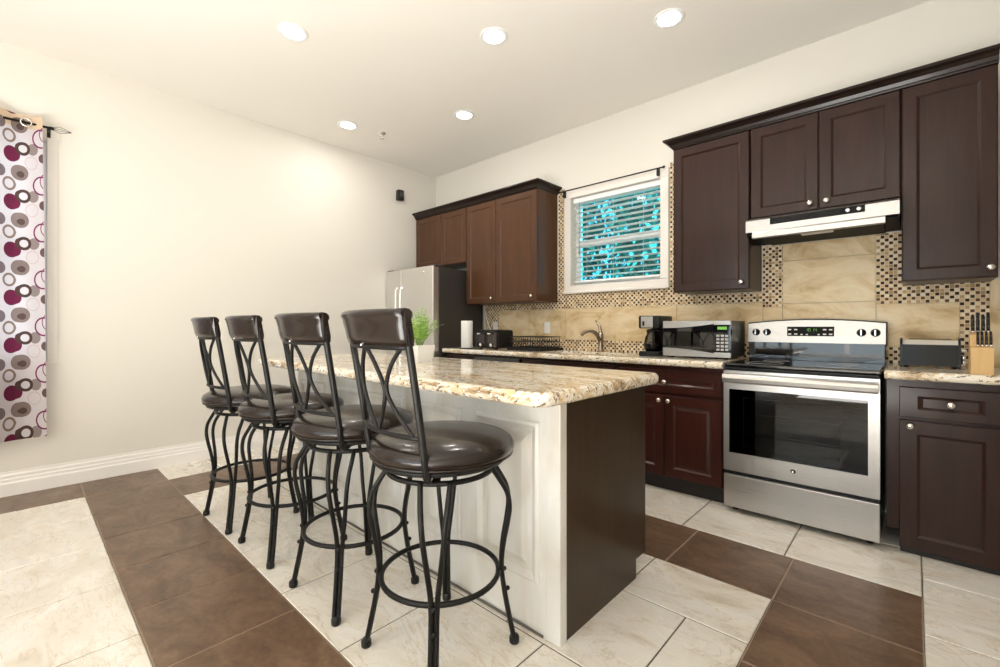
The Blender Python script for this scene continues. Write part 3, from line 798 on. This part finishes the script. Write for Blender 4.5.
B(a+.055, b-.20, y0-.0015, y0-.0001, z0+.07, z1-.075).build('door_window', M['oven_glass'], mw)
cpn = B(b-.108, b-.001, y0, y0+.018, z0+.03, z1-.028).build('control_panel', M['black_gloss'], mw)
B(b-.085, b-.025, y0-.002, y0, z1-.062, z1-.042).build('display', M['display'], cpn)
k = MB()
for i in range(3):
    for j in range(5): k.box(b-.092+i*.028, b-.072+i*.028, y0-.0025, y0, z0+.048+j*.024, z0+.062+j*.024, .001)
k.build('keypad', M['grey_print'], cpn)
for x in (a+.05, b-.05):
    for y in (y0+.06, y1-.05): MB().lathe([(.014, 0), (.014, .013), (.001, .013)], (x, y, CT1), 'z', 10).build('foot', M['black'], mw)
# ---- coffee maker
cm = thing('coffee_maker', (3.05, -.3, CT1), 'black and silver coffee maker beside the left end of the microwave', 'coffee maker')
B(2.975, 3.135, -.40, -.14, CT1, CT1+.035, .006).build('base', M['black'], cm)
B(3.0, 3.135, -.235, -.14, CT1+.03, 1.19, .008).build('water_tank', M['black'], cm)
B(2.972, 3.135, -.40, -.135, 1.145, 1.243, .010).build('brew_head', M['black'], cm)
fp = B(2.996, 3.090, -.408, -.398, 1.150, 1.236, .004).build('front_plate', M['steel'], cm)
B(3.010, 3.026, -.4105, -.4075, 1.165, 1.20, .001).build('level_window', M['black'], fp)
B(3.046, 3.074, -.4105, -.4075, 1.18, 1.215, .001).build('clock_window', M['grey_print'], fp)
cf = MB().lathe([(.052, .036), (.063, .05), (.066, .09), (.058, .14), (.042, .17), (.046, .185)], (3.05, -.315, CT1), 'z', 24).build('carafe', M['carafe'], cm)
MB().lathe([(.046, .184), (.047, .2), (.03, .207), (.001, .208)], (3.05, -.315, CT1), 'z', 20).build('carafe_lid', M['black'], cf)
MB().tube(spline([(3.075, -.37, 1.11), (3.095, -.405, 1.10), (3.095, -.41, 1.03), (3.07, -.372, 1.0)], 5), .009, 8).build('carafe_handle', M['black'], cf)
MB().lathe([(.0545, .042), (.0555, .09), (.001, .09)], (3.05, -.315, CT1), 'z', 20).build('coffee', M['soil'], cf)
# ---- black toaster near the knife block
ts = thing('toaster', (4.6, -.26, CT1), 'shiny black toaster with chrome top on the counter right of the stove', 'toaster')
m = MB(); m.prism([(-.330, .012), (-.318, .125), (-.300, .148), (-.275, .154), (-.215, .154), (-.190, .148), (-.172, .125), (-.16, .012)], 0, 4.503, 4.727, 0, Matrix.Translation((0, 0, CT1)))
m.build('body', M['toaster_black'], ts)
m = MB()
m.prism([(-.3215, .127), (-.302, .1505), (-.276, .157), (-.214, .157), (-.188, .1505), (-.1685, .127), (-.172, .125), (-.190, .148), (-.215, .154), (-.275, .154), (-.300, .148), (-.318, .125)], 0, 4.505, 4.725, 0, Matrix.Translation((0, 0, CT1)))
m.build('chrome_top', M['chrome'], ts)
for y in (-.27, -.22): B(4.53, 4.70, y-.009, y+.009, CT1+.1525, CT1+.158).build('slot', M['black'], ts)
for xa in (4.494, 4.724):
    m = MB().prism([(-.334, .004), (-.322, .130), (-.302, .155), (-.275, .161), (-.215, .161), (-.188, .155), (-.168, .130), (-.156, .004)], 0, xa, xa+.010, 0, Matrix.Translation((0, 0, CT1)))
    m.build('end_cap', M['black'], ts)
lv = B(4.735, 4.760, -.262, -.226, CT1+.09, CT1+.102, .004).build('lever', M['chrome'], ts)
for z in (.035, .06): MB().lathe([(.012, 0), (.012, .016), (.009, .02), (.001, .02)], (4.734, -.29, CT1+z), 'x', 14).build('dial', M['chrome'], ts)
for x in (4.52, 4.71):
    for y in (-.31, -.18): MB().lathe([(.01, 0), (.01, .012), (.001, .012)], (x, y, CT1), 'z', 8).build('foot', M['black'], ts)
# ---- knife block with knives
kbk = thing('knife_block', (4.79, -.58, CT1), 'pale wooden knife block near the front edge of the right counter', 'knife block')
m = MB()
m.prism([(-.618, 0), (-.618, .125), (-.585, .135), (-.585, .185), (-.512, .205), (-.485, .0)], 0, 4.750, 4.825, 0, Matrix.Translation((0, 0, CT1)))
m.build('block', M['block_wood'], kbk)
def knife(x, y, z, h, r, label, g):
    t = thing('knife', (x, y, z), label, 'knife', g)
    lean = .22
    P = [(x, y, z), (x, y+lean*h*.5, z+h*.5), (x, y+lean*h, z+h)]
    MB().tube(P, [r, r*1.05, r*.9], 8, flat=.75).build('handle', M['black'], t)
    MB().tube([(x, y-.0008, z-.003), (x, y, z+.006)], r*.95, 8).build('bolster', M['chrome'], t)
    rv = MB()
    for q in (.3, .7): rv.sphere((x, y+lean*h*q-r, z+h*q), .0014, n=8)
    rv.build('rivets', M['chrome'], t)
big = ['leftmost', 'second from the left', 'third from the left', 'rightmost']
for i, nm in enumerate(big):
    knife(4.762+.017*i, -.548, CT1+.198, .085+(.01 if i in (1, 3) else 0), .0083, 'black handled kitchen knife, %s in the back row of the knife block' % nm, 'large knives in the knife block')
for i, nm in enumerate(['leftmost', 'second from the left', 'third from the left', 'rightmost']):
    knife(4.775+.014*i, -.602, CT1+.1335, .068, .0064, 'small black steak knife, %s in the front row of the knife block' % nm, 'steak knives in the knife block')
# ---- large toaster near the fridge
tb = thing('toaster', (1.41, -.37, CT1), 'large matte black four slot toaster beside the dish rack near the fridge', 'toaster')
B(1.27, 1.545, -.50, -.24, CT1+.012, CT1+.195, .022, seg=3).build('body', M['black'], tb)
B(1.255, 1.30, -.515, -.485, CT1+.02, CT1+.165, .006).build('side_panel', M['black_gloss'], tb)
B(1.515, 1.56, -.515, -.485, CT1+.02, CT1+.165, .006).build('side_panel', M['black_gloss'], tb)
for x in (1.335, 1.48): B(x-.05, x+.05, -.507, -.499, CT1+.06, CT1+.15, .003).build('lever_plate', M['charcoal'], tb)
for x in (1.335, 1.48):
    B(x-.022, x+.022, -.545, -.505, CT1+.15, CT1+.166, .006).build('lever', M['chrome'], tb)
    MB().lathe([(.018, 0), (.016, .014), (.001, .015)], (x, -.507, CT1+.045), '-y', 16).build('dial', M['chrome'], tb)
for x in (1.31, 1.37, 1.445, 1.505): B(x-.012, x+.012, -.46, -.28, CT1+.1935, CT1+.1965).build('slot', M['toe'], tb)
for x in (1.30, 1.52):
    for y in (-.47, -.27): MB().lathe([(.012, 0), (.012, .014), (.001, .014)], (x, y, CT1), 'z', 8).build('foot', M['black'], tb)
cdm = MB().tube(spline([(1.262, -.25, .99), (1.20, -.20, 1.0), (1.13, -.12, 1.06), (1.09, -.05, 1.10), (1.07, -.022, 1.13)], 8), .0045, 8)
cdm.build('power_cord', M['white_plastic'], tb)
# ---- dish rack
dk = thing('dish_rack', (1.86, -.26, CT1), 'dark wire dish rack with tray between the toaster and the sink', 'dish rack')
tr = MB(); tr.box(1.64, 2.06, -.45, -.10, CT1, CT1+.006, .002)
for (a, b, c, d) in ((1.64, 2.06, -.45, -.44), (1.64, 2.06, -.11, -.10), (1.64, 1.65, -.44, -.11), (2.05, 2.06, -.44, -.11)): tr.box(a, b, c, d, CT1, CT1+.025, .002)
tr.build('drip_tray', M['black'], dk)
wr = MB()
def loop(z, i): return [(1.665+i, -.425+i, z), (2.035-i, -.425+i, z), (2.035-i, -.125-i, z), (1.665+i, -.125-i, z)]
for z, i in ((CT1+.13, -.005), (CT1+.085, 0), (CT1+.03, .008)):
    q = loop(z, i)
    for k in range(4): wr.tube([q[k], q[(k+1) % 4]], .004, 6)
for k in range(13):
    x = 1.675+k*.0295
    for y in (-.425, -.125): wr.tube([(x, y, CT1+.03), (x, y, CT1+.13)], .002, 5)
for k in range(10):
    y = -.41+k*.03
    for x in (1.665, 2.035): wr.tube([(x, y, CT1+.03), (x, y, CT1+.13)], .002, 5)
for k in range(12):
    x = 1.69+k*.028; wr.tube([(x, -.42, CT1+.03), (x, -.13, CT1+.03)], .002, 5)
    wr.tube([(x, -.26, CT1+.03), (x, -.255, CT1+.10)], .002, 5)
wr.build('wire_basket', M['wire'], dk)
# ---- paper towel
pt = thing('paper_towel_roll', (1.175, -.55, CT1), 'white paper towel roll standing by the fridge side', 'paper towel')
MB().lathe([(.020, .012), (.058, .012), (.060, .016), (.060, .284), (.058, .288), (.020, .288)], (1.175, -.55, CT1), 'z', 28).build('roll', M['paper'], pt)
MB().lathe([(.075, 0), (.075, .006), (.068, .011), (.001, .011)], (1.175, -.55, CT1), 'z', 24).build('holder_base', M['wire'], pt)
MB().lathe([(.007, .01), (.007, .30), (.012, .305), (.010, .318), (.001, .322)], (1.175, -.55, CT1), 'z', 12).build('holder_pole', M['wire'], pt)

# ============================================================ island
IX0, IX1, IY0, IY1 = 1.42, 3.615, -2.372, -1.665
isl = thing('kitchen_island', ((IX0+IX1)/2, -2.0, 0), 'kitchen island with white panelled back and dark brown end panel', 'kitchen island')
B(IX0, IX1-.016, -2.325, -1.70, .10, .888).build('cabinet_body', ES, isl)
MB().prism([(-2.328, .0005), (-1.762, .0005), (-1.762, .088), (-1.667, .088), (-1.667, .888), (-2.328, .888)], 0, IX1-.016, IX1).build('end_panel', M['panel'], isl)
MB().prism([(-2.328, .0005), (-1.762, .0005), (-1.762, .088), (-1.667, .088), (-1.667, .888), (-2.328, .888)], 0, IX0-.016, IX0).build('end_panel', M['panel'], isl)
B(IX0, IX1-.016, -1.78, -1.762, .0005, .10).build('toe_kick', M['toe'], isl)
for k in range(5):
    a = IX0+.01+k*.434; d = MB(); 
    vs = MB().panel_door(a, a+.424, .125, .86, 0, .057)
    vs.v = [(2*a+.424-p[0], -1.680-p[1], p[2]) for p in vs.v]
    d = vs.build('door', ES, isl)
# white back: flat board with tall raised-moulding panels
bk = MB(); bk.box(IX0-.016, IX1+.003, -2.366, -2.330, .0005, .888, .002)
def moulding(x0, x1, z0, z1, y):
    """raised picture-frame moulding with a pillowed field, facing -y"""
    def rect(i, yy): return [(x0+i, yy, z0+i), (x1-i, yy, z0+i), (x1-i, yy, z1-i), (x0+i, yy, z1-i)]
    L = [rect(0, y+.001), rect(.006, y-.008), (rect(.016, y-.012)), rect(.030, y-.006), rect(.040, y-.0005), rect(.060, y-.003), rect(.085, y-.010)]
    vs = [p for l in L for p in l]; fs = []
    for j in range(len(L)-1):
        for i in range(4): fs.append((j*4+i, j*4+(i+1) % 4, (j+1)*4+(i+1) % 4, (j+1)*4+i))
    k = (len(L)-1)*4; fs.append((k, k+1, k+2, k+3)); bk.add(vs, fs)
for k in range(5):
    x1_ = IX1-.088-k*.43; moulding(x1_-.345, x1_, .185, .80, -2.366)
bk.build('back_panel', M['white_panel'], isl)
B(IX1-.060, IX1+.0045, -2.3695, -2.327, .0005, .8875, .003).build('corner_trim', M['white_panel'], isl)
MB().prism([(-2.373, .0005), (-2.3705, .0005), (-2.3705, .012), (-2.372, .012)], 0, IX0, IX1-.07).build('bottom_seal', M['grout'], isl)
ct = MB(); r_ = .055; cx0, cx1, cy0, cy1 = 1.16, 3.682, -2.555, -1.628
poly = []
for (px, py, a0) in ((cx1-r_, cy0+r_, -PI/2), (cx1-r_, cy1-r_, 0), (cx0+r_, cy1-r_, PI/2), (cx0+r_, cy0+r_, PI)):
    for i in range(9): a = a0+PI/2*i/8; poly.append((px+r_*math.cos(a), py+r_*math.sin(a)))
slab_round(ct, poly, .889, .940, .020, 5)
tag(ct.build('granite_island_top', M['granite']), 'large granite island top with gold veins and rounded edges', 'countertop')

# ---- fern in a white pot
px, py, pz = 2.305, -2.0, .940
fn = thing('potted_fern', (px, py, pz), 'small green fern in a square white pot on the island', 'potted plant')
m = MB(); a, b = .052, .068
vs = []
for (s_, z) in ((a, 0), (b, .105), (b-.006, .105), (b-.010, .085)): vs += [(px-s_, py-s_, pz+z), (px+s_, py-s_, pz+z), (px+s_, py+s_, pz+z), (px-s_, py+s_, pz+z)]
fs = [(3, 2, 1, 0)]
for j in range(3):
    for i in range(4): fs.append((j*4+i, j*4+(i+1) % 4, (j+1)*4+(i+1) % 4, (j+1)*4+i))
m.add(vs, fs); m.build('pot', M['pot'], fn)
q = b-.011; MB().add([(px-q, py-q, pz+.086), (px+q, py-q, pz+.086), (px+q, py+q, pz+.086), (px-q, py+q, pz+.086)], [(0, 1, 2, 3)]).build('soil', M['soil'], fn)
R = random.Random(4); m = MB()
for k in range(42):
    a = 2*PI*k*.382+R.uniform(-.25, .25); Ln = R.uniform(.17, .27); sp0 = R.uniform(.10, .75)
    d0 = Vector((math.cos(a), math.sin(a), 0)); P = []
    for i in range(15):
        u = i/14; P.append(Vector((px, py, pz+.085))+d0*(.012+Ln*(sp0*.45*u+.45*sp0*u*u))+Vector((0, 0, Ln*(u*1.05-.5*sp0*u*u))))
    m.tube(P, .0012, 4)
    for i in range(3, 15, 1):
        if i % 3 == 0: continue
        t_ = (P[i]-P[i-1]).normalized(); side = t_.cross(d0.cross(t_).cross(t_)).normalized()
        side = t_.cross(Vector((0, 0, 1))+d0*.3).normalized(); wl_ = .036*math.sin(PI*(.15+.80*(i/14)))
        for s_ in (-1, 1):
            e = P[i]+side*s_*wl_+t_*wl_*.35+Vector((0, 0, R.uniform(-.006, .006))); n_ = side*s_*.6-t_*.5
            c0 = P[i]; md = (P[i]*.45+e*.55)+t_*.0035; mb_ = (P[i]*.45+e*.55)-t_*.0035
            m.add([c0, mb_, e, md], [(0, 1, 2, 3)], R.choice((0, 0, 1)))
m.build('fronds', [M['frond'], M['frond_light']], fn)

# ============================================================ bar stools
def make_stool(label):
    t = thing('bar_stool', (0, 0, 0), label, 'bar stool', 'swivel bar stools along the island')
    I, Lh = M['iron'], M['leather']
    # seat cushion: puffy disc
    prof = [(.0001, .700), (.232, .700), (.250, .706), (.259, .722), (.260, .737), (.252, .753), (.230, .767), (.18, .778), (.11, .783), (.0001, .785)]
    s = MB().lathe(prof, (0, 0, 0), 'z', 48).build('seat', Lh, t)
    MB().ring((0, 0, .709), .253, .0045, 48, 6).build('piping', Lh, s)
    MB().lathe([(.0001, .684), (.235, .684), (.240, .690), (.240, .699), (.0001, .6995)], (0, 0, 0), 'z', 40).build('seat_pan', I, t)
    sv = MB(); sv.box(-.075, .075, -.075, .075, .672, .684, .003); sv.lathe([(.05, .655), (.05, .673)], (0, 0, 0), 'z', 20); sv.box(-.085, .085, -.085, .085, .648, .656, .002)
    for a in range(4): sv.box(.05, .185, -.013, .013, .646, .653, mx=Matrix.Rotation(PI/4+a*PI/2, 4, 'Z'))
    sv.build('swivel_plate', I, t)
    rg = MB().ring((0, 0, .649), .188, .0095, 44, 8)
    rg.build('top_ring', I, t)
    MB().ring((0, 0, .272), .210, .0095, 48, 8).build('foot_ring', I, t)
    for k in range(4):
        ang = PI/4+k*PI/2; mx = Matrix.Rotation(ang, 4, 'Z'); m = MB()
        for s_ in (-1, 1):
            P = [(.188, s_*.048, .652), (.212, s_*.045, .615), (.240, s_*.040, .565), (.249, s_*.035, .51), (.242, s_*.029, .45), (.229, s_*.021, .38), (.2215, s_*.0125, .31), (.224, s_*.009, .25), (.236, s_*.0085, .17), (.254, s_*.0085, .08), (.2675, s_*.0085, .016)]
            m.tube(spline(P, 5), .0092, 8, mx=mx)
        for z_, r_ in ((.272, .232), (.20, .244)): m.sphere((r_, 0, z_), .0085, n=8, mx=mx)
        lg = m.build('leg', I, t)
        MB().lathe([(.0155, 0), (.0185, .004), (.0185, .022), (.013, .030), (.001, .032)], (.2685, 0, 0), 'z', 14, mx=mx).build('foot_cap', M['black'], lg)
    # back
    def post(s_, z):
        u = (z-.66)/(1.195-.66); return Vector((s_*(.196+.008*u), -.155-.075*u-.012*u*u, z))
    for s_ in (-1, 1):
        m = MB(); m.tube([(s_*.14, -.12, .678), (s_*.185, -.148, .676), post(s_, .69)]+[post(s_, z) for z in (.75, .85, .95, 1.05, 1.12, 1.185)], .0125, 8)
        m.build('back_post', I, t)
    def bow(z, n=13, inset=0.0, dy=0.0):   # curve between the posts, bowed to the rear
        p = post(1, z); out = []
        for i in range(n):
            u = -1+2*i/(n-1); out.append(Vector(((p.x-inset)*u, p.y-.045*(1-u*u)+dy, z)))
        return out
    MB().tube(bow(.812), .009, 8).build('lower_crossbar', I, t)
    MB().tube(bow(1.095), .0105, 8).build('upper_crossbar', I, t)
    zs = [1.092, 1.03, .955, .885, .815]
    for s_ in (-1, 1):
        for (ut, um) in ((.86, .43), (.03, .38)):
            P = []
            for z, f in zip(zs, (0, .62, 1, .62, 0)):
                u = s_*(ut+(um-ut)*f); p = post(1, z); P.append((p.x*u, p.y-.045*(1-u*u), z))
            MB().tube(spline(P, 6), .0072, 7).build('back_spindle', I, t)
    # leather head rail: bowed pad with rolled top
    vs = []; fs = []; n = 17; cs_ = []
    sect = [(.012, 1.098), (.0165, 1.12), (.0165, 1.16), (.016, 1.178), (.020, 1.188), (.019, 1.200), (.010, 1.209), (-.004, 1.211), (-.016, 1.206), (-.021, 1.195), (-.017, 1.183), (-.0165, 1.16), (-.0165, 1.12), (-.012, 1.098)]
    k = len(sect)
    for i in range(n):
        u = -1+2*i/(n-1); p0 = post(1, 1.1); 
        for (d, z) in sect:
            p = post(1, z); xx = (p.x+.010+(.008 if z > 1.18 else 0))*u
            vs.append((xx, p.y-.045*(1-u*u)+d, z+.006*u*u*0))
    for i in range(n-1):
        for j in range(k): fs.append((i*k+j, i*k+(j+1) % k, (i+1)*k+(j+1) % k, (i+1)*k+j))
    m = MB().add(vs, fs, 0, True); m.f += [list(range(k)), [(n-1)*k+j for j in range(k)]]; m.mi += [0, 0]; m.sm += [False, False]
    hr = m.build('head_rail', Lh, t)
    MB().sphere((0, post(1, 1.1).y-.045-.0115, 1.098), .005, n=8).build('rail_screw', M['chrome'], hr)
    return t
s0 = make_stool('nearest bar stool, beside the dark end of the island')
SWIVEL = ('seat', 'back_post', 'lower_crossbar', 'upper_crossbar', 'back_spindle', 'head_rail')
def swivel(st_, deg):      # the seat and back turn on the base
    for ch in st_.children:
        if ch.name.split('.')[0] in SWIVEL: ch.rotation_euler = (0, 0, math.radians(deg))
for loc, rz, sw_, lb in (((2.712, -2.668, 0), 1, -2, 'second bar stool from the dark island end, left of the nearest one'),
                         ((2.095, -2.685, 0), 1, -3, 'third bar stool from the dark island end, second from the far wall'),
                         ((1.545, -2.71, 0), 2, -5, 'farthest bar stool, the leftmost at the far end of the island')):
    swivel(dup(s0, loc, math.radians(rz), lb), sw_)
s0.location = (3.288, -2.648, 0); swivel(s0, -6)
for ch in s0.children:
    if ch.name.split('.')[0] in SWIVEL and ch.name.split('.')[0] != 'seat': ch.location = (-.016, -.012, 0)
    elif ch.name.split('.')[0] == 'seat': ch.location = (.006, .004, 0)

# ============================================================ curtain on the left wall
cu = thing('window_curtain', (.12, -4.1, .40), 'long curtain printed with purple and grey circles at the left wall', 'curtain')
m = MB(); uv = []; NY, NZ = 140, 24; ya, yb = -3.578, -4.75; zt, zb = 2.605, .40; arc = 0; prev = None; cols = []
for i in range(NY+1):
    y = ya+(yb-ya)*i/NY; x = .115+.038*math.sin((y-ya)*2*PI/.27+.9)
    if prev: arc += math.hypot(x-prev[0], y-prev[1])
    prev = (x, y); cols.append((x, y, arc))
for j in range(NZ+1):
    f = j/NZ; z = zt+(zb-zt)*f
    for (x, y, s_) in cols:
        k = 1+.10*math.sin(f*3+y*5); yy = y+.022*f*(1 if y > -3.7 else 0)*min(1, (y+3.9)/.3)
        zz_ = z+(.012*math.sin(y*14) if j == NZ else 0)
        m.v.append((.115+(x-.115)*k*(.8+.35*f), yy, zz_)); uv.append((s_*1.22, (zt-.055)-z))
for j in range(NZ):
    for i in range(NY): m.f.append((j*(NY+1)+i, j*(NY+1)+i+1, (j+1)*(NY+1)+i+1, (j+1)*(NY+1)+i)); m.mi.append(1 if j < 1 else 0); m.sm.append(True)
cl = m.build('cloth', [M['curtain'], M['curtain_head_shaded']], cu, uv)
gm = 0
for y in [ya-.0675*(1+2*k)-.01 for k in range(8)]:
    MB().tube([(.115+.004, y+.026*math.cos(a*2*PI/18), 2.548+.026*math.sin(a*2*PI/18)) for a in range(18)], .005, 6, True).build('grommet', M['nickel'], cu)
rd = thing('curtain_rod', (.115, -4.1, 2.53), 'black curtain rod with an arrow finial holding the printed curtain', 'curtain rod')
MB().tube([(.115, -4.85, 2.548), (.115, -3.53, 2.548)], .0085, 10).build('pole', M['iron'], rd)
fi = MB()
for a in range(4):
    c, s_ = math.cos(a*PI/2), math.sin(a*PI/2)
    fi.tube(spline([(.115, -3.53, 2.548), (.115+.020*c, -3.50, 2.548+.020*s_), (.115+.017*c, -3.475, 2.548+.017*s_), (.115, -3.43, 2.548)], 5), .0016, 6)
fi.tube([(.115, -3.545, 2.548), (.115, -3.52, 2.548)], .012, 10)
fi.build('finial', M['iron'], rd)
B(.001, .007, -3.553, -3.533, 2.51, 2.59, .002).build('bracket_plate', M['iron'], rd)
MB().tube([(.004, -3.543, 2.546), (.115, -3.543, 2.540)], .005, 8).build('bracket_arm', M['iron'], rd)

# ============================================================ wall sensor, sprinkler, ceiling lights
se = thing('motion_sensor', (.03, -.585, 2.66), 'small dark box sensor high on the left wall near the corner', 'sensor')
B(.012, .075, -.625, -.548, 2.665, 2.79, .008).build('housing', M['black'], se)
B(.001, .012, -.60, -.520, 2.655, 2.78, .003).build('wall_plate', M['white_plastic'], se)
B(.074, .078, -.61, -.563, 2.70, 2.77, .001).build('sensor_window', M['black_gloss'], se)
spk = thing('fire_sprinkler', (.646, -1.216, 3.04), 'small metal fire sprinkler head on the ceiling', 'sprinkler')
MB().lathe([(.001, 3.088), (.036, 3.090), (.040, 3.0965)], (.646, -1.216, 0), 'z', 20).build('escutcheon', M['nickel'], spk)
m = MB().lathe([(.011, 3.088), (.010, 3.065), (.004, 3.062)], (.646, -1.216, 0), 'z', 12)
for s_ in (-1, 1): m.tube(spline([(.646+s_*.008, -1.216, 3.066), (.646+s_*.016, -1.216, 3.054), (.646+s_*.006, -1.216, 3.040)], 4), .003, 6)
m.build('frame', M['nickel'], spk)
MB().lathe([(.001, 3.0375), (.017, 3.0375), (.017, 3.0395), (.001, 3.0405)], (.646, -1.216, 0), 'z', 16).build('deflector', M['nickel'], spk)

def can(x, y, label):
    t = thing('recessed_light', (x, y, H), label, 'ceiling light', 'recessed ceiling lights')
    MB().lathe([(.068, H-.0005), (.092, H-.0005), (.093, H-.004), (.086, H-.007), (.072, H-.008), (.067, H-.004), (.068, H-.0005)], (x, y, 0), 'z', 36).build('trim_ring', M['white_metal'], t)
    MB().lathe([(.0001, H-.0035), (.045, H-.0038), (.0685, H-.0025)], (x, y, 0), 'z', 32).build('lens', M['lens'], t)
    l = bpy.data.lights.new('can_lamp', 'AREA'); l.shape = 'DISK'; l.size = .13; l.energy = CAN_POWER; l.color = CAN_COLOR
    o = bpy.data.objects.new('can_lamp', l); col.objects.link(o); o.parent = t; o.location = (0, 0, -.012)
can(.56, -1.536, 'recessed ceiling light nearest the left wall and the sprinkler')
can(1.53, -.916, 'recessed ceiling light above the fridge end of the counter, right of the sprinkler')
can(1.554, -2.463, 'recessed ceiling light above the far bar stools, leftmost at the top of the photo')
can(2.496, -1.535, 'recessed ceiling light above the middle of the island, centre top of the photo')
can(3.423, -.913, 'recessed ceiling light in front of the dark wall cabinets, rightmost in the photo')
